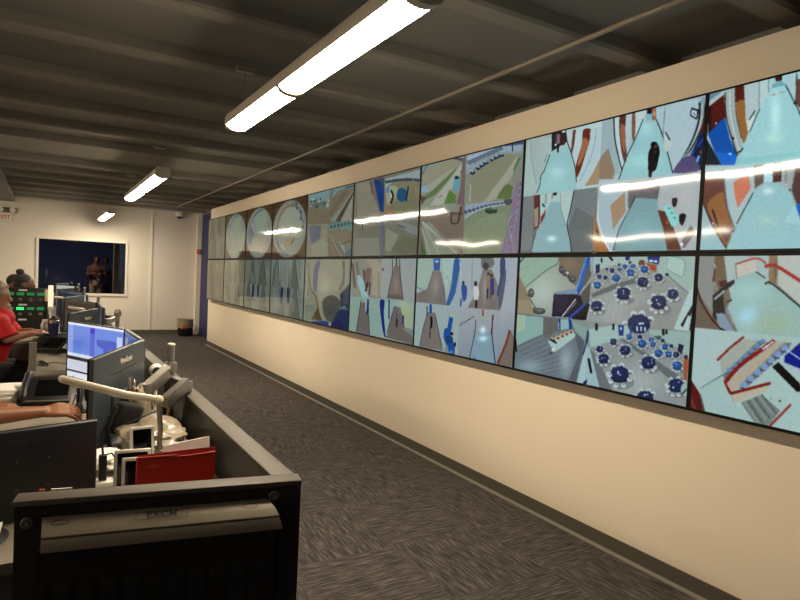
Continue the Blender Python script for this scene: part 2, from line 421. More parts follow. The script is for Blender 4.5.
class Pic(Cv):
    """one display's picture; shapes are traced in zoomed image pixels and rectified onto the panel from its projected corners"""
    def __init__(s, nx, ny, quad):
        super().__init__(nx, ny); Hm = homography(quad); w_ = Hm[2,0]*s.U+Hm[2,1]*s.V+Hm[2,2]
        s.X = (Hm[0,0]*s.U+Hm[0,1]*s.V+Hm[0,2])/w_; s.Y = (Hm[1,0]*s.U+Hm[1,1]*s.V+Hm[1,2])/w_; s.m = np.ones(s.U.shape, bool)
    def unit(s, ox, oy, k, u0=0, v0=0, u1=1, v1=1):  # origin and zoom of the image crop the shapes are traced in
        s.u = (s.X-ox)*k; s.v = (s.Y-oy)*k; s.m = (s.U >= u0) & (s.U < u1) & (s.V >= v0) & (s.V < v1); return s
    def fill(s, c): s.a[s.m] = c
    def shade(s, x0, y0, c0, x1, y1, c1):
        dx, dy = x1-x0, y1-y0; t = np.clip(((s.u-x0)*dx+(s.v-y0)*dy)/(dx*dx+dy*dy), 0, 1)[..., None]
        s.a[s.m] = (np.array(c0)*(1-t)+np.array(c1)*t)[s.m]
    def sp(s, P, c, al=1.): s.poly(spl(P), c, al)
    def ln(s, P, w_, c, al=1.): s.line(spl(P, 5, False) if len(P) > 2 else P, w_, c, al)
def corr_group(c):     # pale corridor with a group in the doorway
    c.unit(520,130,8.567,0,0,.5,.5); c.shade(50,100,(.60,.66,.65), 500,100,(.70,.79,.79))
    c.sp([(90,100),(120,300),(160,500),(40,560),(30,100)], (.63,.72,.70)); c.ln([(92,110),(110,280),(155,470)], 5, (.50,.56,.54)); c.poly([(50,60),(275,20),(270,60),(60,110)], (.62,.68,.67))
    c.poly([(280,190),(420,130),(450,240),(510,520),(155,560),(215,350)], (.58,.74,.75)); c.glow(330,370,70,60,(.72,.88,.88),.6); c.glow(300,480,120,70,(.62,.80,.80),.5)
    c.poly([(276,15),(395,0),(410,100),(350,140),(280,185)], (.16,.14,.17)); c.ell(328,80,22,45,(.50,.42,.46)); c.ell(372,80,28,55,(.24,.16,.18)); c.ell(305,70,14,40,(.22,.20,.30)); c.ell(308,130,8,10,(.85,.85,.9)); c.ell(345,20,22,14,(.2,.16,.15)); c.ell(375,15,16,10,(.8,.85,.88)); c.poly([(318,130),(340,130),(336,198),(322,195)], (.12,.10,.12))
    c.ln([(276,20),(278,185)], 6, (.18,.18,.2)); c.ln([(262,215),(235,300),(215,355),(190,400),(182,480),(160,540)], 7, (.20,.26,.28)); c.ln([(240,215),(215,280)], 6, (.40,.50,.52)); c.ln([(400,90),(440,190),(480,330),(495,450),(512,495)], 8, (.18,.20,.22))
    c.poly([(455,0),(480,0),(470,120),(450,220),(440,190)], (.42,.26,.22)); c.poly([(480,0),(545,0),(530,120),(490,300),(480,310),(455,225),(470,120)], (.70,.78,.80)); c.sp([(545,0),(610,0),(600,90),(570,200),(530,340),(495,410),(485,320),(510,220),(535,110)], (.42,.20,.15)); c.sp([(545,80),(590,100),(560,210),(520,300),(500,300),(520,200)], (.62,.42,.30))
    c.sp([(612,0),(700,0),(690,150),(660,300),(570,480),(500,500),(500,430),(560,260),(600,100)], (.68,.77,.79)); c.ln([(655,0),(640,140),(590,300),(520,450)], 5, (.50,.58,.60)); c.poly([(690,250),(690,470),(565,485),(630,380)], (.62,.55,.44))
def corr_black(c):     # corridor, one person in black walking away
    c.unit(595,90,6.667,.5,0,1,.5); c.shade(0,300,(.66,.74,.76), 700,200,(.60,.68,.72))
    c.poly([(30,190),(130,170),(170,560),(40,600)], (.60,.68,.70)); c.poly([(90,395),(135,550),(120,600),(20,600),(20,480)], (.56,.49,.42)); c.ln([(90,395),(135,550),(122,600)], 4, (.48,.50,.50)); c.sp([(135,180),(165,175),(170,350),(195,520),(175,540),(145,380)], (.72,.80,.81)); c.ln([(125,190),(135,330),(165,470),(185,545)], 8, (.12,.15,.17))
    c.sp([(165,175),(205,165),(200,300),(215,440),(205,490),(185,440),(165,300)], (.36,.20,.17)); c.sp([(170,240),(200,250),(205,380),(195,420),(175,340)], (.58,.40,.30)); c.poly([(205,165),(245,155),(240,300),(225,380),(215,380)], (.68,.76,.78)); c.sp([(247,150),(268,145),(268,310),(250,330)], (.50,.33,.26))
    c.poly([(320,200),(400,190),(450,290),(480,420),(520,570),(165,600),(215,480),(270,330)], (.58,.75,.77)); c.glow(340,260,50,60,(.68,.86,.88),.6); c.glow(330,480,110,60,(.66,.88,.86),.6); c.poly([(268,150),(340,130),(330,180),(275,320)], (.72,.80,.80)); c.ln([(320,200),(270,330),(215,450),(165,600)], 6, (.16,.20,.22))
    c.poly([(345,125),(380,118),(378,160),(348,162)], (.06,.07,.09)); c.poly([(348,162),(378,160),(370,200),(335,205)], (.50,.70,.78)); c.poly([(378,118),(408,110),(406,200),(380,205)], (.52,.38,.30)); c.glow(395,160,10,20,(.85,.70,.55),.8); c.ln([(330,215),(400,208)], 5, (.72,.60,.58))
    c.poly([(410,108),(690,60),(690,160),(640,340),(520,560),(480,420),(445,290),(408,205)], (.66,.75,.78)); c.ln([(468,100),(455,290),(465,380)], 5, (.40,.48,.50)); c.ln([(408,200),(446,295),(480,410),(520,560)], 7, (.14,.18,.20)); c.poly([(455,300),(505,330),(510,370),(480,420),(462,390)], (.72,.78,.76)); c.ln([(472,290),(498,338)], 10, (.20,.24,.26))
    c.poly([(640,120),(690,135),(678,205),(632,178)], (.10,.11,.14)); c.poly([(644,135),(680,145),(672,192),(642,172)], (.74,.80,.88)); c.ln([(655,155),(668,175)], 5, (.2,.22,.3))
    c.sp([(700,80),(745,60),(740,250),(700,400),(600,440),(560,520),(540,560),(600,440),(670,300),(695,180)], (.52,.60,.62)); c.ln([(695,90),(690,210),(640,360),(540,540)], 12, (.12,.14,.16)); c.ln([(735,90),(715,240),(650,380),(600,450)], 9, (.14,.15,.17)); c.ln([(715,90),(702,220),(645,370),(580,470)], 6, (.76,.82,.82))
    c.poly([(735,130),(800,60),(800,300),(700,300)], (.34,.10,.09)); c.poly([(700,295),(730,300),(740,400),(720,540),(600,545),(640,430)], (.08,.16,.34)); c.ln([(720,330),(640,440)], 14, (.10,.30,.60)); c.sp([(590,460),(650,445),(690,500),(680,550),(530,560),(550,500)], (.34,.32,.46)); c.ln([(700,420),(680,480)], 16, (.45,.62,.85)); c.ell(690,430,14,16,(.25,.18,.16)); c.poly([(670,380),(720,400),(660,450)], (.16,.12,.14), .7)
    c.ell(396,372,24,22,(.07,.06,.08)); c.sp([(378,385),(418,372),(432,410),(425,470),(405,540),(360,545),(356,480),(358,430)], (.07,.06,.08)); c.ell(406,382,8,10,(.45,.33,.33)); c.poly([(360,530),(390,530),(378,588),(360,588)], (.09,.08,.10)); c.ell(400,420,10,14,(.24,.18,.2))
def corr_grey(c):
    c.unit(515,180,8,0,.5,.5,1); c.shade(50,100,(.50,.53,.53), 50,560,(.40,.42,.42)); c.poly([(60,120),(160,115),(165,560),(40,570)], (.47,.50,.50)); c.ln([(160,240),(60,330)], 3, (.38,.42,.42))
    c.poly([(165,125),(212,118),(215,380),(175,400)], (.40,.22,.22)); c.poly([(170,240),(205,220),(205,370),(178,380)], (.62,.55,.46)); c.ln([(208,118),(212,300)], 7, (.10,.09,.10)); c.poly([(215,110),(480,85),(440,380),(470,570),(155,575),(190,420),(225,350)], (.66,.76,.75)); c.poly([(300,180),(370,180),(430,370),(470,570),(155,575),(185,430),(230,350)], (.54,.67,.69))
    c.poly([(225,300),(265,235),(258,290),(228,355)], (.50,.22,.20)); c.ln([(240,200),(250,215)], 18, (.30,.34,.40)); c.ell(333,112,16,18,(.12,.12,.14)); c.ln([(315,115),(310,150)], 10, (.60,.42,.36)); c.ln([(375,100),(385,240),(430,370)], 4, (.52,.50,.48)); c.ln([(262,120),(262,190)], 16, (.56,.62,.60)); c.glow(315,470,35,22,(.80,.95,.95),.9)
    c.poly([(485,80),(665,50),(660,240),(635,400),(640,565),(475,572),(440,380)], (.46,.50,.50)); c.shade(0,0,0,1,0,0) if False else None
    c.poly([(500,220),(640,300),(640,560),(480,570),(445,380)], (.38,.41,.41), .6); c.ln([(485,85),(460,230),(436,360),(460,480),(476,570)], 7, (.14,.16,.17)); c.ln([(190,425),(155,570)], 5, (.20,.24,.25)); c.ln([(490,215),(590,280)], 3, (.36,.38,.38)); c.poly([(650,320),(665,230),(668,380),(700,480),(720,560),(640,560)], (.62,.46,.30))
def corr_table(c):
    c.unit(590,170,6.667,.5,.5,1,1); c.shade(100,100,(.66,.74,.76), 400,560,(.60,.70,.72)); c.poly([(60,105),(250,80),(265,270),(165,540),(80,540)], (.64,.72,.75))
    c.poly([(260,80),(480,55),(460,270),(310,190),(265,270)], (.42,.40,.42)); c.ln([(262,90),(262,250)], 8, (.44,.50,.52)); c.poly([(145,240),(240,150),(245,280),(165,400)], (.64,.54,.44)); c.ln([(308,185),(265,280),(205,400),(170,530)], 7, (.14,.18,.20))
    c.poly([(310,190),(455,200),(470,320),(520,540),(170,545),(205,400),(265,280)], (.50,.63,.65)); c.shade if False else None; c.glow(340,400,120,90,(.56,.74,.76),.5); c.poly([(480,50),(745,20),(720,540),(600,540),(550,400),(455,270),(455,200)], (.66,.70,.71)); c.glow(640,180,60,120,(.74,.74,.74),.5)
    c.poly([(455,270),(505,280),(560,390),(610,530),(520,535),(490,390)], (.38,.23,.17)); c.poly([(490,255),(525,230),(595,330),(585,370),(545,378)], (.56,.80,.80)); c.ell(530,260,8,6,(.3,.5,.5)); c.ell(548,290,8,6,(.3,.5,.5)); c.ell(566,322,8,6,(.3,.5,.5)); c.ell(517,352,10,12,(.62,.34,.26)); c.sp([(550,195),(582,195),(578,240),(562,252),(550,235)], (.22,.18,.18)); c.sp([(600,300),(638,300),(630,350),(612,372),(596,345)], (.10,.09,.12)); c.poly([(640,420),(672,370),(702,420),(630,520),(600,500)], (.46,.42,.44)); c.ell(612,495,10,12,(.85,.93,.95)); c.ln([(470,540),(460,270)], 1, (.6,.6,.6))
    c.sp([(30,400),(50,330),(60,200),(55,300),(80,420),(140,540),(30,545)], (.62,.44,.28)); c.ln([(62,200),(62,320),(95,440),(150,540)], 14, (.74,.82,.84)); c.ln([(52,390),(85,480)], 8, (.18,.14,.12))
def corr_blue(c):
    c.unit(700,65,6,0,0,.52,.5); c.shade(50,200,(.66,.73,.75), 500,300,(.62,.80,.82)); c.poly([(60,150),(150,150),(80,200),(50,220),(50,180)], (.44,.52,.56)); c.poly([(50,255),(150,175),(155,320),(50,420)], (.34,.13,.11)); c.poly([(50,260),(70,250),(72,390),(50,410)], (.16,.08,.08), .7)
    c.poly([(48,415),(150,315),(180,440),(225,545),(210,600),(130,600),(90,520)], (.06,.34,.66)); c.poly([(90,520),(190,530),(225,545),(210,600),(130,600)], (.10,.42,.78)); c.poly([(40,440),(90,525),(130,600),(20,600)], (.13,.17,.20)); c.ell(98,350,6,6,(.6,.8,.95)); c.ell(182,533,10,6,(.65,.85,.98))
    c.sp([(150,160),(210,135),(215,280),(240,420),(255,510),(225,540),(190,440),(155,300)], (.62,.68,.68)); c.ln([(180,160),(185,300),(215,440),(240,520)], 5, (.80,.86,.86)); c.ln([(152,170),(158,310),(195,450),(225,540)], 8, (.20,.18,.18)); c.ln([(212,150),(220,300),(250,440)], 6, (.28,.27,.27)); c.ell(200,440,7,8,(.1,.1,.12)); c.ln([(230,525),(248,515),(258,500)], 9, (.08,.09,.1))
    c.poly([(212,135),(265,120),(270,230),(220,240)], (.34,.15,.12)); c.sp([(218,235),(268,215),(275,330),(290,400),(262,470),(245,400),(225,320)], (.58,.42,.25)); c.poly([(270,118),(355,95),(352,270),(300,400),(285,395),(272,230)], (.68,.76,.77)); c.poly([(285,335),(330,300),(320,380),(290,400)], (.78,.84,.82)); c.ln([(298,328),(330,278)], 7, (.22,.25,.27)); c.ln([(410,180),(355,275),(300,400)], 5, (.16,.20,.22)); c.poly([(360,92),(425,75),(420,160),(360,270)], (.70,.80,.80)); c.ln([(414,80),(412,165)], 4, (.3,.36,.38)); c.ln([(357,95),(355,275)], 4, (.36,.42,.44))
    c.poly([(425,150),(500,110),(535,160),(600,290),(600,560),(212,598),(258,505),(355,280)], (.62,.80,.82)); c.glow(455,300,30,120,(.80,.96,.96),.7); c.glow(440,440,50,30,(.72,.90,.84),.8); c.poly([(600,520),(230,560),(212,598),(600,575)], (.52,.76,.76), .6); c.poly([(452,68),(495,60),(494,95),(455,100)], (.10,.07,.08)); c.poly([(462,78),(480,75),(480,98),(464,100)], (.34,.14,.14)); c.ln([(425,182),(450,178)], 6, (.76,.44,.42)); c.ln([(480,168),(512,163)], 6, (.76,.44,.42)); c.poly([(440,110),(500,100),(510,125),(430,140)], (.46,.66,.70))
    c.poly([(505,62),(2400,-300),(2400,700),(700,560),(600,290),(535,160)], (.66,.78,.80)); c.ln([(512,120),(540,170),(570,230),(600,290),(720,560)], 7, (.14,.16,.18)); c.poly([(585,90),(660,70),(670,260),(600,260),(575,230)], (.44,.30,.26)); c.ln([(582,50),(575,225)], 6, (.2,.22,.24)); c.ell(570,230,8,7,(.08,.09,.1)); c.poly([(700,60),(900,20),(980,620),(760,600)], (.56,.64,.68)); c.poly([(900,20),(1100,-20),(1100,640),(980,620)], (.34,.18,.14))
def corr_door(c):
    c.unit(695,155,6,0,.5,.52,1); c.shade(100,60,(.64,.70,.71), 100,560,(.60,.74,.76)); c.poly([(50,130),(165,90),(180,240),(230,450),(190,560),(110,430),(50,290)], (.42,.29,.26)); c.poly([(60,95),(165,85),(60,135)], (.56,.55,.54)); c.sp([(75,300),(165,220),(185,300),(222,450),(190,540),(130,430)], (.58,.42,.28)); c.poly([(150,460),(200,410),(225,455),(190,530)], (.42,.33,.34)); c.ln([(108,330),(138,425)], 11, (.20,.15,.13)); c.ell(108,410,6,6,(.8,.8,.85)); c.ln([(50,290),(110,430),(190,560)], 6, (.30,.18,.18)); c.ln([(170,85),(185,240),(200,330),(245,460)], 10, (.45,.42,.42))
    c.poly([(180,85),(345,65),(350,230),(250,440),(205,330),(188,220)], (.66,.75,.76)); c.poly([(232,160),(325,110),(335,200),(258,318),(240,240)], (.78,.50,.40)); c.ln([(350,228),(300,320),(252,410)], 6, (.16,.20,.22)); c.ln([(230,455),(245,452),(255,430)], 10, (.1,.12,.13)); c.poly([(352,228),(420,160),(480,170),(570,210),(620,340),(660,560),(190,560),(235,460)], (.60,.76,.78)); c.glow(440,215,30,20,(.85,.95,.95),.8); c.glow(430,390,60,30,(.68,.82,.78),.6)
    c.poly([(355,60),(415,50),(412,165),(360,200)], (.42,.35,.32)); c.poly([(415,50),(470,45),(466,160),(414,160)], (.70,.84,.90)); c.ln([(418,78),(470,72)], 9, (.14,.34,.60)); c.poly([(470,42),(525,38),(520,160),(468,165)], (.32,.20,.19)); c.ell(478,62,5,6,(.8,.8,.8)); c.poly([(525,38),(2400,-100),(2400,560),(690,560),(570,210)], (.60,.66,.66)); c.ln([(545,60),(545,160)], 16, (.55,.56,.54)); c.poly([(605,70),(660,60),(660,300),(610,290),(580,210)], (.36,.27,.27)); c.ell(570,208,6,6,(.1,.1,.1)); c.poly([(605,300),(700,260),(760,420),(640,400)], (.10,.42,.78)); c.poly([(600,300),(640,420),(540,400)], (.66,.84,.88), .5)
def landing(c):
    c.unit(690,250,6.318,0,0,.52,.53); c.shade(50,60,(.56,.58,.57), 50,500,(.44,.43,.39)); c.poly([(40,30),(155,30),(150,200),(145,400),(40,240)], (.53,.55,.54)); c.sp([(35,230),(90,360),(180,500),(240,560),(25,520)], (.40,.37,.32)); c.ln([(40,225),(75,330),(150,450),(235,530)], 14, (.26,.12,.13))
    c.poly([(155,30),(215,30),(235,190),(260,310),(200,420),(160,300)], (.44,.39,.32)); c.poly([(180,200),(235,190),(232,225),(190,235)], (.30,.17,.17)); c.poly([(215,30),(500,30),(505,215),(700,360),(2400,1400),(700,620),(330,560),(240,360),(262,310),(235,190)], (.64,.72,.71)); c.poly([(290,180),(420,140),(480,200),(540,220),(700,365),(1500,900),(700,620),(320,555),(240,370),(262,310)], (.58,.71,.70)); c.glow(370,420,60,60,(.66,.86,.98),.9); c.glow(520,470,160,90,(.62,.70,.60),.7); c.glow(380,260,110,60,(.66,.82,.82),.6)
    c.poly([(290,92),(420,55),(425,140),(297,170)], (.74,.73,.69)); c.ln([(290,92),(420,55),(478,85)], 10, (.62,.24,.24)); c.ln([(360,35),(420,55)], 6, (.75,.5,.5)); c.ln([(290,92),(296,180)], 5, (.52,.36,.36)); c.ln([(420,140),(475,180)], 7, (.14,.20,.20)); c.poly([(500,28),(555,28),(548,215),(498,220)], (.54,.47,.37)); c.poly([(555,28),(2400,-10),(2400,1000),(700,350),(548,215)], (.70,.73,.71)); c.ln([(482,105),(540,102),(695,195),(1200,520)], 22, (.62,.22,.22)); c.ln([(478,215),(520,215),(690,355),(1100,700)], 10, (.13,.18,.19)); c.glow(545,150,12,70,(.36,.32,.26),.6)
    c.poly([(145,290),(235,210),(285,185),(280,215),(210,270),(215,340),(225,410),(190,400),(165,450),(145,420)], (.14,.14,.16)); c.ln([(215,262),(160,310)], 14, (.60,.64,.66)); c.ln([(235,375),(275,470)], 10, (.6,.66,.68), .5); c.poly([(165,400),(215,400),(260,480),(310,550),(240,540),(190,500)], (.50,.58,.64)); c.poly([(175,480),(230,510),(240,535),(205,525)], (.08,.08,.1)); c.ln([(235,330),(262,318)], 9, (.12,.12,.12)); c.ln([(160,100),(150,200)], 12, (.36,.22,.22)); c.ln([(158,95),(160,120)], 8, (.62,.66,.66)); c.ln([(160,210),(175,260)], 8, (.56,.58,.60))
def stair_hall(c):
    c.unit(685,330,5.452,0,.47,.52,1); c.fill((.64,.74,.73)); c.poly([(40,20),(320,40),(185,160),(210,245),(85,320),(35,270)], (.65,.74,.74)); c.poly([(320,40),(2000,400),(2000,900),(600,560),(500,200),(440,60)], (.64,.75,.74)); c.poly([(190,160),(320,50),(420,60),(200,240)], (.62,.66,.62))
    c.poly([(205,245),(400,60),(440,60),(225,285)], (.42,.47,.50))
    for k in range(7): x = 235+k*30; y = 225-k*26; c.ell(x+10, y-6, 17, 14, (.42,.54,.68)); c.ln([(x-8,y+14),(x+18,y+2)], 5, (.28,.32,.36))
    c.poly([(225,290),(420,110),(490,60),(560,70),(330,290),(245,340)], (.67,.65,.58)); c.poly([(300,300),(540,70),(585,70),(560,110),(350,300),(310,320)], (.46,.50,.52))
    for k in range(7): x = 325+k*37; y = 296-k*33; c.ell(x, y, 20, 17, (.48,.60,.76)); c.ln([(x-24,y+20),(x+2,y+22)], 6, (.26,.28,.30)); c.ln([(x+12,y-22),(x+22,y+2)], 6, (.34,.37,.40))
    c.ln([(222,282),(300,195),(415,110),(480,62)], 22, (.50,.13,.12)); c.ln([(425,105),(480,65)], 9, (.82,.86,.90)); c.ln([(180,162),(245,100),(318,40)], 13, (.50,.16,.15)); c.ln([(212,280),(250,345)], 16, (.52,.15,.13)); c.ln([(205,245),(85,318)], 5, (.30,.36,.35)); c.poly([(85,318),(205,248),(215,290),(260,395),(400,520),(100,460)], (.62,.73,.72))
    c.poly([(250,350),(460,295),(455,320),(410,350),(275,395)], (.70,.68,.62)); c.ln([(252,345),(330,325),(462,290)], 16, (.46,.12,.11)); c.ln([(250,355),(268,396)], 7, (.62,.64,.62)); c.poly([(475,200),(510,175),(625,290),(640,330),(612,338)], (.07,.07,.08)); c.poly([(545,140),(640,60),(800,100),(800,260),(650,220),(540,175)], (.07,.14,.50)); c.ln([(570,120),(640,165)], 7, (.66,.80,.90)); c.poly([(535,175),(640,225),(640,260),(540,190)], (.66,.72,.76))
    c.poly([(305,395),(420,350),(520,440),(455,520),(385,510)], (.46,.51,.50)); 
    for k in range(3): c.ln([(345+k*38,385-k*16),(425+k*36,505-k*28)], 9, (.33,.37,.37)); c.ln([(325+k*40,392-k*16),(405+k*36,512-k*28)], 5, (.58,.63,.62))
    c.ln([(465,520),(575,408)], 13, (.54,.20,.18)); c.ell(518,386,6,5,(.15,.16,.16)); c.ell(472,372,4,4,(.3,.3,.3)); c.poly([(35,270),(85,350),(110,450),(60,440),(25,430)], (.36,.11,.10)); c.poly([(35,350),(60,420),(75,440),(50,435),(32,400)], (.42,.24,.22)); c.ln([(85,355),(108,445)], 9, (.34,.36,.36)); c.ln([(20,420),(34,290)], 6, (.5,.16,.14))
def table_at(c, x, y, r, R, hue, n=8):
    c.ell(x+r*.3, y+r*.9, r*1.3, r*.7, (.40,.43,.44), .6)
    for k in range(n):
        a = k*2*PI/n+R.uniform(-.2,.2)+.3; cx, cy = x+1.22*r*math.cos(a), y+r*.15+1.15*r*math.sin(a)
        if math.sin(a) < 0: c.ell(cx, cy, r*.30, r*.30, (.70,.77,.78)); c.ell(cx, cy+r*.1, r*.18, r*.14, (.36,.40,.43))
    c.sp([(x-r*.98,y),(x-r*.8,y-r*.6),(x,y-r*.9),(x+r*.8,y-r*.6),(x+r*.98,y),(x+r*.90,y+r*.6),(x+r*.4,y+r*.85),(x-r*.5,y+r*.8),(x-r*.92,y+r*.5)], tuple(h*.62 for h in hue)); c.ell(x, y-r*.12, r*.92, r*.78, hue); c.glow(x-r*.2, y-r*.3, r*.4, r*.3, tuple(min(1, h*1.35) for h in hue), .6)
    for k in range(3): c.ell(x+R.uniform(-.5,.5)*r, y-.1*r+R.uniform(-.4,.4)*r, r*.10, r*.08, (.80,.86,.90))
    for k in range(n):
        a = k*2*PI/n+R.uniform(-.2,.2)+.3; cx, cy = x+1.10*r*math.cos(a), y+r*.25+1.0*r*math.sin(a)
        if math.sin(a) > -.3: c.ell(cx, cy, r*.27, r*.25, (.74,.80,.81)); c.ell(cx+r*.03, cy-r*.10, r*.17, r*.10, (.50,.55,.60))
NV = (.13,.18,.33); MB_ = (.15,.33,.56)
def banquet_hall(c):
    R = np.random.default_rng(4); c.unit(585,250,6.67,.487,0,1,.5); c.fill((.56,.58,.57)); c.glow(250,400,180,110,(.66,.69,.68),.9); c.glow(430,420,200,80,(.50,.51,.51),.6); c.poly([(40,40),(480,40),(440,110),(340,110),(240,90),(100,130),(60,160)], (.62,.71,.69))
    for k in range(12): c.ln([(100+k*45,520),(170+k*34,300)], 2, (.50,.51,.51), .6)
    c.poly([(40,295),(200,225),(380,180),(400,205),(220,255),(50,320)], (.40,.42,.43)); c.poly([(480,40),(730,40),(728,240),(690,290),(540,180),(480,150)], (.60,.69,.67)); c.poly([(565,40),(660,70),(650,180),(545,130)], (.64,.75,.72)); c.ln([(565,42),(660,72),(648,178),(545,130)], 4, (.44,.52,.50)); c.ln([(540,165),(690,290)], 6, (.36,.42,.42)); c.poly([(690,285),(725,235),(722,540),(700,540),(590,530),(640,400)], (.66,.76,.76)); c.ln([(720,380),(650,500)], 24, (.07,.08,.1)); c.ln([(720,420),(700,530)], 14, (.07,.08,.1)); c.ln([(690,440),(655,520)], 10, (.7,.8,.8))
    c.poly([(415,40),(500,40),(490,100),(420,85)], (.14,.22,.46)); c.ell(440,75,16,8,(.75,.82,.88)); c.ell(470,78,12,8,(.75,.82,.88)); c.poly([(405,85),(478,105),(470,150),(408,118)], (.62,.32,.18)); c.ell(378,90,22,24,(.42,.28,.22)); c.poly([(268,40),(298,40),(298,72),(270,72)], (.12,.18,.42)); c.ln([(110,60),(112,80)], 12, (.06,.07,.08)); c.ln([(165,45),(180,68)], 16, (.07,.07,.09)); c.poly([(70,100),(100,95),(98,150),(72,160)], (.12,.17,.30))
    for x, y, r, b in ((265,112,16,1),(320,110,16,1),(232,130,14,1),(180,138,17,0),(145,128,10,0),(225,100,10,0),(95,180,16,0),(135,185,15,0),(208,188,26,1),(303,152,26,1),(300,85,10,0),(395,130,26,1),(82,235,25,1),(385,215,36,0),(490,185,28,0),(545,165,12,0),(78,375,38,0),(255,292,46,0),(585,295,36,0),(490,350,52,0),(358,500,76,0)): table_at(c, x, y, r, R, MB_ if b else NV)
    c.poly([(40,40),(60,40),(40,200),(10,320),(0,40)], (.50,.60,.68))
def banquet_hall2(c):
    R = np.random.default_rng(9); c.unit(580,315,6.317,.487,.5,1,1); c.fill((.54,.57,.57)); c.glow(360,420,170,110,(.64,.68,.68),.9); c.poly([(55,90),(300,50),(320,130),(240,150),(65,205)], (.60,.71,.70)); c.poly([(440,90),(700,110),(690,300),(640,230),(520,150),(440,120)], (.58,.68,.66)); c.poly([(60,210),(110,260),(170,400),(210,480),(120,460)], (.42,.45,.46)); 
    for k in range(12): c.ln([(180+k*40,520),(200+k*30,300)], 2, (.49,.52,.53), .6)
    c.poly([(245,150),(290,155),(410,235),(650,400),(680,440),(560,400),(400,260)], (.40,.43,.45)); c.poly([(0,60),(55,90),(40,200),(60,205),(125,465),(0,440)], (.60,.70,.73)); c.ln([(55,100),(40,200),(10,290)], 7, (.12,.16,.34)); c.ln([(55,280),(70,360)], 16, (.07,.08,.09)); c.poly([(10,440),(45,400),(40,450)], (.12,.16,.40)); 
    for x, y, w_ in ((104,75,18),(210,75,14),(525,108,16),(545,100,14)): c.ln([(x,y-14),(x,y+14)], w_, (.06,.07,.08))
    c.poly([(240,62),(276,65),(274,132),(245,130)], (.10,.22,.46)); c.ell(258,85,8,10,(.6,.75,.85)); c.poly([(620,180),(655,190),(640,250),(615,230)], (.13,.15,.26)); c.ell(495,140,20,10,(.3,.35,.4)); c.ln([(470,135),(560,190)], 6, (.25,.28,.32))
    c.sp([(655,285),(685,280),(680,340),(672,410),(655,400),(648,330)], (.60,.36,.26)); c.ell(668,265,12,14,(.2,.16,.16))
    for x, y, r, b in ((308,138,20,1),(210,168,22,0),(125,215,22,0),(378,140,16,0),(450,155,16,1),(460,185,18,1),(392,180,27,1),(535,200,20,1),(520,160,12,0),(575,195,13,0),(558,248,22,1),(495,240,26,1),(605,250,20,0),(285,222,33,0),(148,275,34,0),(612,320,30,1),(432,300,44,0),(250,375,58,0),(605,445,48,0),(410,525,52,0)): table_at(c, x, y, r, R, MB_ if b else NV)
    c.ell(372,62,70,55,(.14,.20,.34)); c.ell(365,17,8,8,(.7,.78,.74)); c.ell(405,27,8,8,(.7,.78,.74)); c.ln([(320,68),(318,115)], 11, (.12,.28,.55)); 
    for x in (360,385,410): c.ln([(x,75),(x,98)], 10, (.72,.80,.84))
    c.ell(660,470,26,40,(.60,.68,.68)); c.ln([(640,500),(670,470)], 8, (.1,.1,.12))
def room_blue(c):
    c.unit(510,250,8,0,0,.487,.5); c.fill((.58,.62,.57)); c.glow(260,330,140,150,(.66,.73,.70),.9); c.poly([(70,60),(400,50),(380,115),(125,305),(70,180)], (.55,.66,.60)); c.ln([(75,105),(115,60)], 10, (.22,.26,.28)); c.ln([(395,60),(375,115),(290,165),(125,300)], 6, (.28,.34,.33)); c.ln([(90,160),(230,70)], 3, (.44,.54,.49))
    c.poly([(400,50),(620,50),(530,290),(500,270),(390,160)], (.44,.41,.36)); c.glow(480,110,60,50,(.52,.46,.40),.8); c.poly([(60,180),(125,305),(160,400),(200,520),(50,500)], (.50,.47,.40)); c.poly([(50,400),(160,400),(200,520),(45,510)], (.56,.53,.44))
    for x, y, a_, b_ in ((170,345,24,38),(150,355,10,20),(412,160,20,30),(440,190,22,22),(500,235,30,26),(480,215,16,18),(235,490,50,26),(200,475,16,26)): c.ell(x,y,a_,b_,(.26,.28,.30)); c.ell(x+4,y-6,a_*.5,b_*.4,(.42,.45,.46))
    c.ell(460,185,10,10,(.75,.78,.80)); c.ln([(160,390),(195,450)], 9, (.30,.32,.34)); c.ell(190,450,7,7,(.7,.7,.6)); c.poly([(350,340),(540,310),(560,330),(545,360),(350,355)], (.44,.56,.66)); c.poly([(350,355),(540,355),(600,380),(640,440),(500,540),(335,530)], (.08,.07,.16)); c.poly([(360,365),(480,360),(440,520),(345,520)], (.13,.09,.24)); c.ln([(525,395),(420,530)], 9, (.76,.80,.82)); c.ln([(530,420),(460,505)], 4, (.70,.74,.76))
    c.poly([(610,50),(640,60),(640,200),(545,370),(535,310)], (.14,.34,.64)); c.poly([(625,110),(655,200),(600,290),(580,280)], (.38,.37,.35)); c.ln([(612,60),(535,305)], 12, (.40,.58,.74)); c.ln([(600,70),(600,170),(560,290)], 8, (.20,.44,.76)); c.ln([(650,380),(580,450),(480,540)], 22, (.10,.30,.62)); c.poly([(560,360),(650,250),(660,380),(590,440)], (.34,.34,.30)); c.poly([(500,540),(640,440),(660,560),(490,560)], (.08,.07,.10)); c.poly([(640,50),(720,50),(720,560),(610,560),(650,380),(665,200)], (.60,.68,.66))
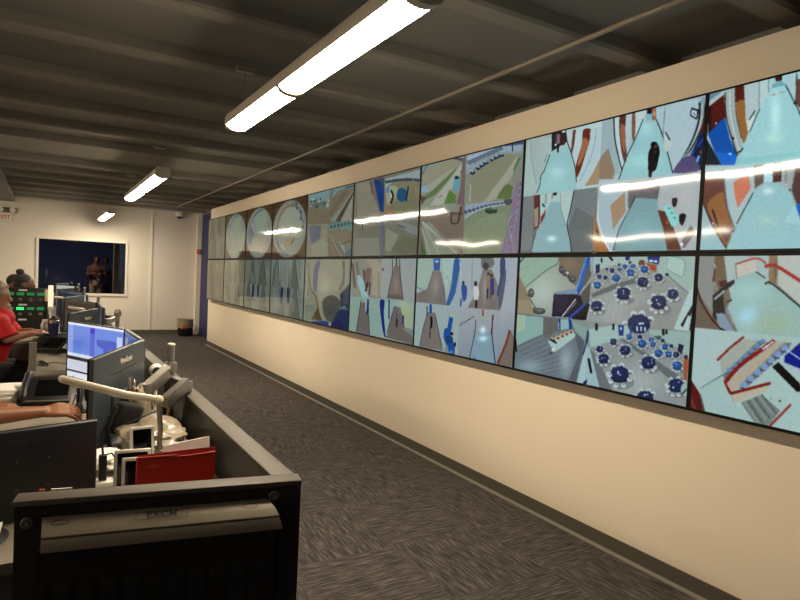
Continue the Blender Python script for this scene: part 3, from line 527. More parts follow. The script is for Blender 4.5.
def room_tables(c):
    c.unit(510,310,7.5,0,.5,.487,1); c.fill((.42,.47,.50)); c.poly([(35,35),(260,55),(250,185),(55,270),(35,200)], (.53,.66,.64)); c.poly([(40,30),(118,40),(112,145),(40,180)], (.60,.70,.62)); c.poly([(250,55),(362,65),(355,150),(275,215),(248,190)], (.40,.41,.40)); c.ln([(310,60),(300,180)], 4, (.30,.32,.31)); c.ln([(250,185),(140,230),(60,270)], 6, (.30,.36,.37)); c.ln([(42,220),(50,310)], 13, (.13,.15,.17))
    for k in range(16): c.ln([(60+k*12,300+k*12),(230+k*17,215+k*14)], 5, (.35,.37,.40) if k % 2 else (.48,.52,.55), .8)
    c.glow(150,420,90,50,(.56,.66,.68),.8); c.glow(420,380,50,110,(.60,.68,.70),.8); c.poly([(480,160),(555,225),(550,330),(490,540),(440,520),(520,330)], (.36,.38,.42)); c.poly([(380,70),(445,72),(440,140),(382,150)], (.54,.68,.70)); c.ln([(372,70),(366,150)], 14, (.12,.22,.48)); c.ln([(450,75),(455,145)], 22, (.12,.24,.52)); c.ln([(366,100),(366,150)], 5, (.7,.8,.85))
    c.poly([(285,230),(460,150),(492,180),(485,205),(330,320),(300,260)], (.64,.74,.72)); c.poly([(310,265),(330,290),(335,320),(318,310)], (.50,.58,.56))
    for k in range(5): c.ell(322+k*34, 222-k*15, 20, 14, (.70,.62,.54)); c.ell(330+k*32, 226-k*15, 9, 8, (.30,.20,.18)); c.ell(316+k*34, 205-k*13, 6, 9, (.72,.55,.35))
    c.ln([(305,222),(345,245)], 14, (.12,.12,.14)); c.ell(325,295,12,16,(.76,.82,.80)); c.ell(305,322,18,10,(.30,.33,.36)); c.poly([(460,75),(580,130),(560,230),(490,160)], (.52,.62,.60)); c.poly([(440,65),(675,85),(675,150),(590,130),(540,120)], (.50,.58,.56)); c.poly([(590,130),(600,300),(640,590),(500,545),(550,330),(580,190)], (.62,.73,.74)); c.ln([(588,150),(575,240),(550,330)], 9, (.10,.16,.40)); c.ln([(595,360),(610,460)], 14, (.08,.09,.10)); c.poly([(575,510),(578,565),(540,555)], (.10,.12,.36)); c.poly([(600,100),(700,100),(700,600),(640,590),(605,290)], (.46,.52,.54)); c.ln([(545,120),(600,110)], 3, (.4,.45,.45))
def lawns(c):
    k = (415,140,5.218)
    c.unit(*k,0,0,.5,.5); c.fill((.52,.54,.48)); c.poly([(30,140),(120,110),(250,70),(255,100),(60,160),(30,200)], (.48,.54,.58)); c.sp([(40,160),(150,110),(240,95),(180,150),(60,230),(35,220)], (.55,.55,.48)); c.ln([(65,130),(50,160),(38,180)], 7, (.36,.44,.52)); c.poly([(32,245),(72,235),(72,270),(34,278)], (.50,.62,.70)); c.poly([(60,240),(200,145),(235,120),(90,265),(70,275)], (.58,.60,.54)); c.poly([(90,265),(215,150),(225,165),(100,290),(40,320),(40,300)], (.38,.45,.32)); c.poly([(75,345),(245,120),(245,160),(150,335)], (.62,.64,.59)); c.poly([(245,150),(250,190),(235,170)], (.36,.48,.28)); c.poly([(150,333),(180,260),(215,290),(212,330)], (.34,.47,.26)); c.poly([(205,190),(230,190),(228,268),(198,262)], (.36,.60,.66)); c.ell(218,197,12,9,(.12,.22,.30)); c.ln([(125,300),(140,290)], 8, (.56,.46,.40)); c.ln([(205,95),(245,105)], 14, (.34,.33,.34)); c.poly([(245,110),(265,75),(258,340),(215,335),(240,240)], (.45,.38,.40)); c.poly([(30,290),(60,300),(35,340)], (.36,.30,.26))
    c.unit(*k,.5,0,1,.5); c.fill((.50,.54,.47)); c.poly([(270,75),(560,10),(560,60),(440,65),(330,130),(270,180)], (.56,.63,.68)); c.poly([(270,120),(330,90),(420,60),(400,50),(270,95)], (.62,.68,.76)); 
    for i_ in range(9): c.ell(285+i_*20, 118-i_*9, 14, 13, (.38,.44,.50))
    c.ln([(470,25),(560,15)], 18, (.24,.34,.44)); c.ln([(508,20),(508,60)], 7, (.16,.24,.28)); c.ln([(270,165),(340,110),(460,70),(555,68)], 12, (.54,.57,.58))
    for x, y in ((300,172),(332,148),(350,135),(370,122),(405,105),(425,92),(450,82)): c.ell(x,y,14,11,(.13,.22,.30)); c.ell(x-2,y-7,9,4,(.55,.66,.74))
    c.sp([(290,240),(330,160),(450,90),(530,85),(470,160),(380,290),(340,325),(290,320)], (.51,.52,.44)); c.ln([(290,235),(285,320)], 4, (.68,.71,.68)); c.poly([(355,325),(480,160),(530,85),(540,90),(500,200),(440,270),(420,310)], (.60,.61,.55)); c.poly([(535,95),(550,90),(535,170),(510,160)], (.34,.46,.28)); c.sp([(475,232),(518,255),(500,300),(440,305),(430,295)], (.38,.44,.28)); c.poly([(520,160),(560,80),(560,300),(500,310)], (.50,.52,.48))
    c.unit(*k,0,.5,.5,1); c.fill((.46,.42,.38)); c.poly([(30,340),(240,340),(240,380),(60,380),(30,400)], (.50,.52,.49)); c.poly([(35,430),(80,430),(240,590),(60,600)], (.50,.54,.48)); c.ln([(40,430),(120,500),(215,590)], 9, (.62,.66,.62)); c.ln([(35,460),(80,600)], 6, (.60,.62,.58)); c.ln([(50,450),(130,600)], 5, (.60,.62,.58)); c.poly([(30,500),(60,600),(28,600)], (.28,.38,.24)); c.ln([(192,380),(190,430),(215,435)], 9, (.28,.24,.22)); c.ln([(185,380),(245,385)], 10, (.30,.28,.28)); c.ln([(240,350),(225,430)], 10, (.30,.24,.24)); c.glow(180,510,70,50,(.43,.38,.35),.6)
    c.unit(*k,.5,.5,1,1); c.fill((.47,.52,.43)); c.poly([(255,340),(360,325),(500,310),(560,300),(560,325),(400,330),(255,400)], (.54,.60,.66)); 
    for i_ in range(11): c.ell(265+i_*21, 376-i_*6+(i_>5)*(i_-5)*3, 9, 9, (.26,.32,.42))
    c.ln([(255,410),(320,370),(400,345),(480,335)], 7, (.62,.67,.68)); c.sp([(300,440),(400,380),(480,400),(470,500),(440,590),(260,590),(258,470)], (.50,.54,.45)); c.ell(397,370,33,15,(.18,.26,.19)); c.ell(397,360,30,9,(.28,.38,.26)); c.ell(410,353,14,6,(.45,.58,.50)); c.ell(485,320,22,20,(.30,.32,.36))
    c.unit(*k,.5,0,1,1); c.poly([(560,180),(575,180),(560,600),(440,600),(470,500),(500,380),(505,310),(525,240)], (.50,.46,.53))
    for i_ in range(9): c.ln([(552-i_*2,200+i_*20),(520-i_*4,430),(480-i_*3+i_*8,598)], 4, ((.62,.59,.68),(.34,.29,.36))[i_ % 2])
def wood_corridors(c):
    k = (410,255,5.218)
    def base(u0, v0, u1, v1): c.unit(*k,u0,v0,u1,v1); c.fill((.58,.65,.65))
    base(0,0,.5,.5); c.poly([(120,85),(160,85),(182,180),(190,265),(30,255),(32,200),(88,180)], (.45,.43,.42)); c.glow(135,160,20,60,(.56,.55,.54),.7); c.poly([(35,30),(110,25),(88,180),(35,170)], (.56,.66,.62)); c.ln([(120,85),(90,180),(35,168)], 4, (.34,.38,.38)); c.poly([(122,20),(158,20),(156,82),(124,82)], (.16,.34,.58)); c.ell(140,35,12,7,(.5,.66,.8)); c.poly([(165,20),(230,20),(215,120),(188,200)], (.60,.70,.68)); c.ln([(190,110),(215,180),(190,250)], 2, (.4,.5,.5)); c.sp([(232,25),(262,35),(262,110),(240,190),(205,262),(188,260),(215,160)], (.14,.36,.58)); c.ln([(262,40),(262,180),(225,265)], 8, (.64,.70,.74)); c.poly([(262,60),(262,265),(225,265)], (.58,.64,.68))
    base(.5,0,1,.5); c.poly([(380,75),(425,75),(475,200),(470,290),(300,275),(350,190)], (.46,.44,.44)); c.glow(390,170,12,60,(.62,.61,.60),.7); c.ln([(375,40),(410,40)], 60, (.40,.42,.44)); c.ell(395,60,16,20,(.25,.24,.25)); c.poly([(265,20),(370,20),(372,90),(340,190),(290,270),(262,270)], (.60,.65,.68)); c.ln([(325,20),(322,180)], 5, (.50,.55,.56)); c.poly([(435,20),(560,20),(560,300),(470,290),(470,200)], (.60,.64,.68)); c.sp([(470,25),(495,25),(492,120),(470,210),(452,205),(468,120)], (.18,.28,.42)); c.sp([(495,80),(500,120),(480,250),(465,280),(462,220)], (.30,.34,.42))
    c.sp([(268,160),(292,160),(298,190),(290,235),(274,235)], (.12,.30,.56)); c.ell(278,145,7,9,(.16,.12,.12)); c.ell(262,245,8,24,(.14,.28,.50)); c.sp([(334,165),(352,162),(360,200),(350,240),(335,235)], (.74,.76,.74)); c.ell(342,150,9,14,(.18,.14,.14)); c.ln([(345,240),(345,270)], 13, (.14,.14,.2)); c.ln([(407,110),(405,190)], 16, (.50,.44,.40)); c.ln([(404,180),(404,225)], 9, (.12,.12,.14)); c.ell(408,100,6,8,(.2,.16,.15)); c.ln([(428,130),(428,200)], 20, (.16,.20,.42)); c.ell(424,108,8,9,(.2,.15,.14)); c.ln([(420,200),(420,222)], 10, (.3,.25,.25))
    base(0,.5,.5,1); c.poly([(92,300),(132,300),(150,390),(175,500),(50,475),(72,370)], (.46,.44,.43)); c.ln([(95,300),(72,370),(52,470)], 4, (.28,.30,.30)); c.ln([(132,310),(150,400),(165,470)], 4, (.28,.30,.30)); c.ln([(108,262),(108,300)], 14, (.16,.30,.54)); c.ln([(90,270),(90,320)], 7, (.30,.32,.34)); c.ln([(112,325),(112,375)], 12, (.08,.08,.10)); c.ln([(106,375),(104,430)], 5, (.20,.19,.20)); c.poly([(205,320),(226,330),(210,420),(235,470),(232,525),(205,515),(175,430),(178,385),(195,380)], (.10,.32,.58)); c.ell(205,440,20,22,(.12,.26,.46)); c.ell(218,410,8,9,(.14,.12,.14)); c.ell(235,465,6,12,(.10,.10,.12)); c.ell(190,490,10,20,(.5,.52,.54)); c.glow(215,505,8,8,(.6,.75,.9),.6)
    base(.5,.5,1,1); c.shade(250,290,(.60,.63,.66),250,560,(.50,.56,.60)); c.poly([(340,405),(425,405),(445,575),(305,540)], (.50,.60,.65)); c.glow(380,390,14,18,(.80,.94,.98),.9); c.glow(380,435,22,14,(.78,.92,.94),.9); c.ln([(342,340),(338,400),(310,540)], 4, (.14,.18,.20)); c.ln([(425,400),(444,570)], 5, (.14,.18,.20)); c.poly([(350,290),(425,295),(420,340),(350,335)], (.60,.63,.62)); c.ln([(380,290),(380,315)], 9, (.50,.24,.22)); c.ln([(432,315),(425,410)], 7, (.30,.14,.15)); c.ln([(250,370),(335,320)], 4, (.26,.28,.30)); c.sp([(518,395),(540,440),(525,585),(455,565),(490,480)], (.46,.43,.40)); c.ln([(518,395),(500,460),(458,560)], 11, (.48,.20,.14)); c.ell(335,535,7,7,(.3,.45,.7)); c.ell(418,560,5,5,(.3,.45,.7))
def grey_yards(c):
    k = (350,165,6.32); c.unit(*k); c.fill((.47,.46,.42)); c.poly([(45,120),(125,100),(185,300),(200,320),(45,345)], (.52,.51,.46)); c.poly([(120,100),(150,100),(185,280),(140,180)], (.44,.42,.39)); c.poly([(150,95),(218,80),(212,300),(190,290)], (.13,.28,.48)); c.poly([(160,90),(218,75),(216,140),(185,100)], (.34,.34,.34)); c.ln([(130,110),(140,180)], 9, (.36,.34,.33)); c.poly([(42,345),(205,340),(190,575),(30,575)], (.45,.45,.41)); c.ln([(78,350),(78,410)], 6, (.26,.24,.23)); c.ell(60,345,26,8,(.34,.33,.31)); c.poly([(30,575),(30,460),(180,460),(190,570)], (.50,.51,.47)); c.poly([(185,340),(225,340),(225,575),(190,575)], (.42,.43,.46)); c.ln([(205,350),(225,560)], 4, (.34,.33,.42))
    c.poly([(222,85),(440,30),(440,310),(222,325)], (.50,.49,.42)); c.poly([(222,90),(440,30),(440,90),(360,80),(270,110),(222,150)], (.56,.62,.62)); 
    for i_ in range(12): c.ell(232+i_*18, 108-8*math.sin(i_/11*PI)-i_*1.0, 11, 10, (.26,.32,.36))
    c.sp([(230,160),(270,130),(300,150),(290,200),(250,250),(232,230)], (.58,.60,.52)); c.ln([(262,165),(272,200),(258,240)], 13, (.16,.17,.18)); c.ln([(255,180),(262,200)], 9, (.72,.73,.70)); c.ell(240,160,9,20,(.34,.50,.66)); c.ell(328,190,34,44,(.16,.36,.46)); c.ln([(368,140),(355,225)], 9, (.12,.17,.20)); c.poly([(270,240),(365,230),(400,120),(430,280),(240,320)], (.46,.47,.38)); c.poly([(222,270),(270,255),(285,315),(222,322)], (.52,.42,.37)); c.ln([(400,110),(430,200)], 30, (.52,.49,.41), .7)
    c.poly([(222,325),(438,310),(435,575),(218,575)], (.45,.46,.42)); c.poly([(228,400),(310,440),(250,555),(222,530)], (.52,.54,.48)); c.sp([(300,375),(345,365),(430,400),(430,440),(380,430)], (.50,.52,.52)); c.ln([(300,378),(345,395)], 7, (.26,.30,.32)); c.poly([(225,345),(300,320),(380,315),(430,340),(300,350)], (.54,.57,.58)); c.poly([(250,555),(330,440),(430,470),(430,575)], (.42,.43,.37))
def four_corridors(c):
    k = (345,255,6.32); c.unit(*k); c.fill((.56,.63,.61)); c.poly([(45,25),(230,25),(228,275),(40,260)], (.52,.53,.49)); c.sp([(130,30),(225,60),(222,250),(170,240),(180,110)], (.58,.57,.51)); c.ln([(50,60),(62,200)], 16, (.40,.36,.33)); c.poly([(80,110),(110,150),(150,270),(110,272),(80,180)], (.56,.68,.70)); c.ln([(75,50),(85,120)], 16, (.40,.42,.44)); c.ln([(120,100),(126,160)], 14, (.36,.28,.25)); c.ln([(150,100),(140,190)], 34, (.44,.40,.37)); c.ln([(142,180),(132,225)], 13, (.12,.12,.14)); c.ln([(160,180),(152,250)], 9, (.20,.20,.24)); c.ln([(212,120),(215,250)], 5, (.44,.43,.42)); c.ln([(185,70),(180,120)], 14, (.62,.58,.52))
    c.poly([(232,25),(445,25),(440,295),(230,275)], (.56,.60,.60)); c.poly([(310,70),(345,70),(358,180),(368,285),(268,272),(285,180)], (.45,.42,.41)); c.glow(322,190,14,60,(.55,.52,.50),.7); c.ln([(300,30),(298,120),(285,180),(268,270)], 5, (.26,.28,.29)); c.ln([(345,30),(350,150),(368,280)], 6, (.26,.28,.29)); c.ln([(325,20),(325,70)], 7, (.10,.12,.16)); c.ell(240,92,6,9,(.36,.28,.27)); c.poly([(270,245),(365,255),(368,285),(268,275)], (.34,.32,.32), .6)
    c.poly([(40,262),(215,278),(215,530),(30,485)], (.54,.62,.58)); c.poly([(100,300),(130,300),(150,400),(155,505),(72,485),(88,380)], (.44,.42,.41)); c.ln([(102,290),(88,380),(72,480)], 5, (.26,.28,.29)); c.ln([(145,285),(143,370)], 14, (.12,.22,.44)); c.ln([(135,285),(132,350)], 8, (.60,.68,.70)); c.ln([(150,380),(155,500)], 5, (.28,.30,.31)); c.poly([(165,280),(215,285),(240,500),(160,510)], (.54,.63,.61))
    c.poly([(218,282),(438,300),(430,572),(245,520)], (.56,.64,.62)); c.sp([(355,300),(420,330),(425,400),(405,465),(360,460)], (.60,.66,.56)); c.poly([(310,320),(350,330),(380,460),(425,470),(425,565),(255,520),(290,400)], (.44,.42,.41)); c.sp([(220,290),(250,290),(245,360),(250,440),(258,510),(245,505),(228,400)], (.10,.20,.46)); c.ln([(262,300),(262,500)], 16, (.56,.68,.68)); c.ln([(278,285),(278,400)], 9, (.22,.30,.36)); c.ln([(327,405),(327,450)], 9, (.08,.08,.10)); c.ln([(368,385),(366,430)], 10, (.14,.26,.44)); c.ln([(330,340),(325,390)], 8, (.30,.36,.52)); c.poly([(360,462),(430,468),(425,510)], (.50,.53,.52)); c.ln([(310,330),(290,400),(262,500)], 4, (.26,.28,.29))
def trees_streets(c):
    k = (300,180,7.5); c.unit(*k); c.fill((.44,.45,.40)); c.poly([(65,110),(222,70),(222,150),(68,180)], (.46,.56,.55)); 
    R = np.random.default_rng(2)
    for i_ in range(26): c.ell(80+R.random()*140, 165+R.random()*60-20, 6+R.random()*9, 5+R.random()*7, ((.26,.31,.31),(.56,.62,.60),(.40,.44,.42))[i_ % 3])
    c.poly([(68,210),(130,215),(190,245),(222,240),(218,330),(65,330)], (.45,.43,.36)); c.poly([(224,75),(412,30),(410,300),(222,320)], (.46,.44,.38)); c.poly([(226,75),(412,30),(412,60),(300,75),(240,130)], (.46,.56,.56)); c.ln([(245,80),(240,110)], 7, (.2,.3,.32)); c.ln([(340,60),(400,45)], 9, (.24,.32,.34)); c.poly([(225,310),(390,90),(405,90),(300,310)], (.52,.52,.48)); c.poly([(262,312),(395,95),(402,100),(330,310)], (.32,.31,.29)); c.poly([(300,312),(400,110),(380,300)], (.54,.55,.51)); c.poly([(225,240),(330,80),(370,80),(228,280)], (.43,.41,.36)); c.poly([(225,310),(270,250),(268,310)], (.46,.56,.54))
    c.poly([(65,335),(212,328),(210,572),(60,575)], (.48,.49,.44)); c.poly([(68,350),(160,340),(150,440),(85,480)], (.38,.41,.45)); c.poly([(160,335),(200,330),(205,460),(165,440)], (.52,.51,.44)); c.poly([(85,490),(155,445),(208,480),(208,570),(100,570)], (.52,.53,.47)); c.ln([(155,445),(208,478)], 4, (.58,.60,.55)); c.poly([(215,325),(402,305),(398,572),(212,572)], (.44,.42,.36)); c.poly([(216,330),(402,305),(400,400),(360,370),(270,370),(218,385)], (.42,.52,.50)); 
    for i_ in range(7): c.ell(235+i_*26, 350-i_*5, 9, 14, (.26,.34,.35))
    c.sp([(222,400),(290,365),(380,400),(385,450),(330,480),(260,460)], (.47,.45,.39)); c.ln([(222,410),(270,500),(310,570)], 13, (.50,.51,.47)); c.ln([(222,450),(260,560)], 8, (.48,.49,.46)); c.poly([(290,480),(380,470),(385,570),(340,570)], (.46,.48,.44)); c.ln([(300,470),(335,530)], 10, (.56,.62,.58)); c.ln([(300,480),(385,450)], 5, (.3,.3,.28)); c.poly([(335,540),(395,500),(395,572),(345,572)], (.34,.42,.46))
def white_room(c):
    k = (300,255,7.49); c.unit(*k); c.fill((.52,.53,.47)); c.poly([(35,40),(385,40),(380,250),(330,210),(320,40)], (.50,.51,.46)); c.sp([(148,50),(320,50),(330,180),(300,400),(225,505),(165,460),(135,280)], (.55,.55,.49)); c.glow(190,240,40,80,(.62,.63,.55),.8); c.sp([(130,50),(152,50),(135,150),(125,265),(98,240),(105,110)], (.38,.40,.48)); c.ln([(60,60),(70,180),(60,300)], 16, (.46,.47,.44)); c.ln([(70,170),(85,260),(120,320),(150,470)], 10, (.46,.38,.27)); c.poly([(85,480),(130,390),(160,470),(170,490)], (.36,.31,.22)); c.sp([(170,340),(240,300),(300,350),(270,460),(225,500),(180,450)], (.36,.36,.33)); c.glow(240,420,50,50,(.28,.30,.31),.6)
    c.ln([(325,60),(330,170),(300,260)], 20, (.44,.42,.38)); c.ln([(350,50),(345,220)], 22, (.55,.57,.50)); c.poly([(300,290),(350,240),(378,200),(375,400),(330,380),(300,400)], (.22,.28,.34)); c.poly([(290,410),(375,380),(368,570),(235,540),(240,500)], (.18,.24,.36)); c.poly([(230,510),(290,480),(330,540),(300,555),(230,545)], (.20,.18,.34)); c.poly([(85,495),(200,490),(225,520),(215,545),(90,515)], (.22,.30,.46)); c.ell(222,517,7,7,(.65,.75,.9)); c.poly([(40,370),(100,375),(120,380),(85,480),(40,480)], (.46,.48,.45)); c.ln([(300,400),(365,405)], 12, (.36,.42,.46)); c.glow(70,450,30,40,(.54,.57,.50),.6)
def fisheye(c, kind):
    c.unit(0,0,1); c.u, c.v = c.U, c.V; c.fill((.31,.25,.18)); w_ = (.50,.49,.475)[kind]; c.ell(.5,.51,w_,.50,(.43,.45,.43)); c.ell(.5,.51,w_*.95,.475,(.50,.52,.48))
    if kind == 0:
        c.sp([(.25,.30),(.45,.12),(.62,.14),(.84,.30),(.88,.62),(.55,.66),(.2,.55)], (.55,.57,.52)); c.ln([(.16,.60),(.2,.30),(.42,.12),(.62,.12)], .045, (.50,.42,.34)); c.ln([(.60,.08),(.80,.22),(.90,.42)], .05, (.42,.44,.46)); 
        for x, y in ((.72,.17),(.84,.26),(.83,.36),(.70,.10),(.9,.5)): c.ell(x, y, .025, .03, (.30,.30,.34))
        c.sp([(.40,.76),(.56,.64),(.60,.68),(.46,.82)], (.56,.50,.34)); c.ln([(.60,.76),(.68,.68)], .03, (.26,.28,.30)); c.ln([(.12,.64),(.22,.80),(.36,.90),(.5,.95)], .06, (.44,.47,.48)); c.ln([(.17,.72),(.23,.80)], .03, (.30,.32,.32)); c.ln([(.3,.78),(.4,.86)], .03, (.60,.62,.60))
    elif kind == 1:
        c.sp([(.35,.20),(.6,.10),(.85,.30),(.85,.60),(.5,.60),(.4,.40)], (.50,.55,.50)); c.ln([(.12,.40),(.25,.22),(.42,.10),(.6,.06)], .05, (.38,.42,.46)); c.sp([(.08,.45),(.25,.38),(.35,.52),(.2,.72),(.08,.66)], (.40,.42,.46)); c.sp([(.3,.58),(.6,.55),(.8,.68),(.6,.90),(.25,.88)], (.54,.54,.48)); c.ln([(.2,.3),(.35,.5)], .03, (.56,.58,.58)); c.ln([(.82,.3),(.9,.5)], .04, (.42,.45,.46))
    else:
        c.sp([(.45,.15),(.75,.15),(.85,.5),(.8,.75),(.5,.45)], (.48,.54,.46)); c.ln([(.2,.30),(.4,.12),(.6,.06)], .06, (.36,.44,.50)); c.sp([(.1,.5),(.35,.45),(.5,.75),(.5,.95),(.2,.85)], (.50,.52,.47)); c.ln([(.30,.40),(.55,.85)], .03, (.56,.58,.52)); c.ln([(.75,.2),(.86,.4)], .04, (.40,.44,.46))
def hazed(c, col, row):
    """streaky grey corridor feeds"""
    R = np.random.default_rng(50+col+10*row); c.unit(0,0,1); c.u, c.v = c.U, c.V
    B = {(8,0): (.42,.41,.36), (8,1): (.43,.41,.35), (7,1): (.45,.44,.38), (6,1): (.40,.42,.38), (5,1): (.44,.47,.44)}[(col, row)]  # greyish tones put the haze over the distant displays into the picture colour
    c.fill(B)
    for q in range(4):
        u0, v0 = (q % 2)*.5, (q//2)*.5; c.unit(0,0,1,u0,v0,u0+.5,v0+.5); c.u = (c.U-u0)*2; c.v = (c.V-v0)*2
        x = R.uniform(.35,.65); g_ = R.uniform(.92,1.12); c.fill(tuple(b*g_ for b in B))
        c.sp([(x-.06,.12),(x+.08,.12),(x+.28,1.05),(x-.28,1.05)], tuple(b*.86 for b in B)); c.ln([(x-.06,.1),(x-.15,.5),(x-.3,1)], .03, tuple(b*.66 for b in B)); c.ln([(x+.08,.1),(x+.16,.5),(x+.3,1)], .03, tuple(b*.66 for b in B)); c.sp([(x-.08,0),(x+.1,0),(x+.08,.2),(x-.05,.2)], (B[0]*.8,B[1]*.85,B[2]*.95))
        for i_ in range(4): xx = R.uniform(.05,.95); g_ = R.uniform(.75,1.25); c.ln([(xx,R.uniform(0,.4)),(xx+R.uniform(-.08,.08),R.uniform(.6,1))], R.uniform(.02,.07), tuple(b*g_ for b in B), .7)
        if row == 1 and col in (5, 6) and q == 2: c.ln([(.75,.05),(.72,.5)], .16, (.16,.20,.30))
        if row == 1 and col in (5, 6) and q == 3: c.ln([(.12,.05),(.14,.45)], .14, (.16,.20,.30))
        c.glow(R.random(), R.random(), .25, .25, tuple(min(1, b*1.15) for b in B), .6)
QUAD = {(0,0): [(710.0,94.1),(1109.7,-6.5),(1087.8,243.2),(700.0,250.0)], (0,1): [(526.5,140.2),(706.4,95.0),(696.5,250.1),(524.0,253.2)], (0,2): [(422.3,166.5),(524.6,140.7),(518.7,253.2),(418.2,255.0)], (0,3): [(355.2,183.3),(421.2,166.7),(417.1,255.0),(352.1,256.1)], (0,4): [(308.3,195.1),(354.4,183.5),(351.3,256.1),(305.9,256.9)],  # panel corners projected through the fitted camera, in image pixels
        (1,0): [(699.6,256.3),(1087.0,253.1),(1065.9,493.0),(689.9,407.8)], (1,1): [(520.3,257.7),(696.1,256.3),(686.5,407.0),(514.4,368.0)], (1,2): [(418.0,258.5),(518.4,257.7),(512.6,367.6),(414.0,345.2)], (1,3): [(352.0,259.1),(416.9,258.5),(412.9,345.0),(348.9,330.5)], (1,4): [(305.8,259.4),(351.2,259.1),(348.2,330.3),(303.3,320.2)]}
UNIT = [(0,0),(1,0),(1,1),(0,1)]
DRAW = {(0,0): (corr_blue, corr_door), (0,1): (corr_group, corr_black, corr_grey, corr_table), (0,2): (lawns,), (0,3): (grey_yards,), (0,4): (trees_streets,),
        (1,0): (landing, stair_hall), (1,1): (room_blue, room_tables, banquet_hall, banquet_hall2), (1,2): (wood_corridors,), (1,3): (four_corridors,), (1,4): (white_room,)}
def paint(col, row, nx, ny):
    c = Pic(nx, ny, QUAD.get((row, col), UNIT))
    if (row, col) in DRAW:
        for fn in DRAW[(row, col)]: fn(c)
        if col == 0:      # right half of the nearest pair: two plain pale corridors
            for v0 in (0, .5):
                c.unit(0,0,1,.52,v0,1,v0+.5); c.u = (c.U-.52)/.48; c.v = (c.V-v0)*2; c.fill((.62,.72,.72)); c.poly([(.4,.2),(.6,.2),(.9,1),(.1,1)], (.56,.72,.74)); c.poly([(.4,0),(.6,0),(.6,.2),(.4,.2)], (.25,.22,.24)); c.ln([(.4,.2),(.1,1)], .015, (.2,.24,.25)); c.ln([(.6,.2),(.9,1)], .015, (.2,.24,.25)); c.sp([(.8,.1),(.92,.1),(.98,.8),(.88,.6)], (.55,.38,.28))
    elif row == 0 and col in (5, 6, 7): fisheye(c, col-5)
    else: hazed(c, col, row)
    a = smooth(c.a, 2 if col < 2 else 1)
    a = a+smooth(rng.normal(0, .03, a.shape), 1)
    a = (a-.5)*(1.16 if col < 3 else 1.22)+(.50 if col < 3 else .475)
    a = np.clip(a, 0, 1)
    return np.where(a <= .04045, a/12.92, ((a+.055)/1.055)**2.4)

def picture_mesh(name, y0, y1, z0, z1, x, a, parent, m):
    ny, nx, _ = a.shape
    u = np.linspace(0, 1, nx); v = np.linspace(0, 1, ny)
    Y, Z = np.meshgrid(y0+(y1-y0)*u, z0+(z1-z0)*v)       # row 0 = top
    co = np.stack([np.full(Y.shape, x), Y, Z], -1).reshape(-1, 3)
    idx = np.arange(nx*ny).reshape(ny, nx)
    q = np.stack([idx[:-1, :-1], idx[1:, :-1], idx[1:, 1:], idx[:-1, 1:]], -1).reshape(-1, 4)
    me = bpy.data.meshes.new(name); me.vertices.add(len(co)); me.vertices.foreach_set('co', co.ravel())
    me.loops.add(q.size); me.loops.foreach_set('vertex_index', q.ravel()); me.polygons.add(len(q))
    me.polygons.foreach_set('loop_start', np.arange(0, q.size, 4)); me.polygons.foreach_set('loop_total', np.full(len(q), 4)); me.update(calc_edges=True)
    ca = me.color_attributes.new('picture', 'FLOAT_COLOR', 'POINT')
    ca.data.foreach_set('color', np.concatenate([a.reshape(-1, 3), np.ones((nx*ny, 1))], 1).ravel())
    me.materials.append(M[m]); o = bpy.data.objects.new(name, me); COL.objects.link(o); o.parent = parent
    return o
# ------------------------------------------------------------------ the display wall
XS = 2.718; YA = 1.7812; SW = 1.2733; ZT, ZM, ZB = 2.4535, 1.6858, .918
where = ['first', 'second', 'third', 'fourth', 'fifth', 'sixth', 'seventh', 'eighth', 'ninth']
what = {(0,0): 'pale corridor with blue wall panel', (1,0): 'bare landing above a stair hall', (0,1): 'corridors and a person in black', (1,1): 'round blue banquet tables',
        (0,2): 'lawns, paths and a car park', (1,2): 'wood-floored corridors with people', (0,3): 'grey yards and a round lawn', (1,3): 'four blue-trimmed corridors',
        (0,4): 'trees and streets', (1,4): 'one white room with blue corner', (0,5): 'the nearest round fish-eye picture', (0,6): 'the middle round fish-eye picture', (0,7): 'the farthest round fish-eye picture',
        (0,8): 'four washed-out grey feeds'}
for col in range(9):
    for row in range(2):
        y1 = YA+(col-1)*SW; y1, y0 = y1, y1+SW            # y0 = viewer's left edge
        zt, zb = (ZT, ZM) if row == 0 else (ZM, ZB)
        yc, zc = (y0+y1)/2, (zt+zb)/2
        lab = '%s display from the right, %s row, showing %s' % (where[col], ('upper', 'lower')[row], what.get((row, col), 'faded grey corridor feeds'))
        d = thing('wall_display', lab[:], 'display', (XS+.04, yc, zb), 0, 'displays of the video wall')
        g = .0012
        MB().span((XS+.006, y1+g, zb+g), (XW, y0-g, zt-g)).build('housing', 'matblack', d, world=True, smooth=False)
        bz = MB(); bw = .009; bt = .016 if row == 1 else .009; bb = .014
        bz.span((XS-.004, y1+g, zb+g), (XS+.006, y1+bw, zt-g)); bz.span((XS-.004, y0-bw, zb+g), (XS+.006, y0-g, zt-g))
        bz.span((XS-.004, y1+bw, zt-bt), (XS+.006, y0-bw, zt-g)); bz.span((XS-.004, y1+bw, zb+g), (XS+.006, y0-bw, zb+bb))
        bz.build('bezel', 'bezel', d, world=True, smooth=False)
        lg = MB().span((XS-.0048, yc-.018, zb+.005), (XS-.004, yc+.018, zb+.010)); lg.build('badge', 'knob', d, world=True, smooth=False)
        res = (440, 250) if col < 2 else ((300, 170) if col < 4 else (160, 92))
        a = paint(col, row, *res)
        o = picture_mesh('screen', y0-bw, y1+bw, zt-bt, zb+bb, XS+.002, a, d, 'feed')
        o.data.transform(d.matrix_basis.inverted())

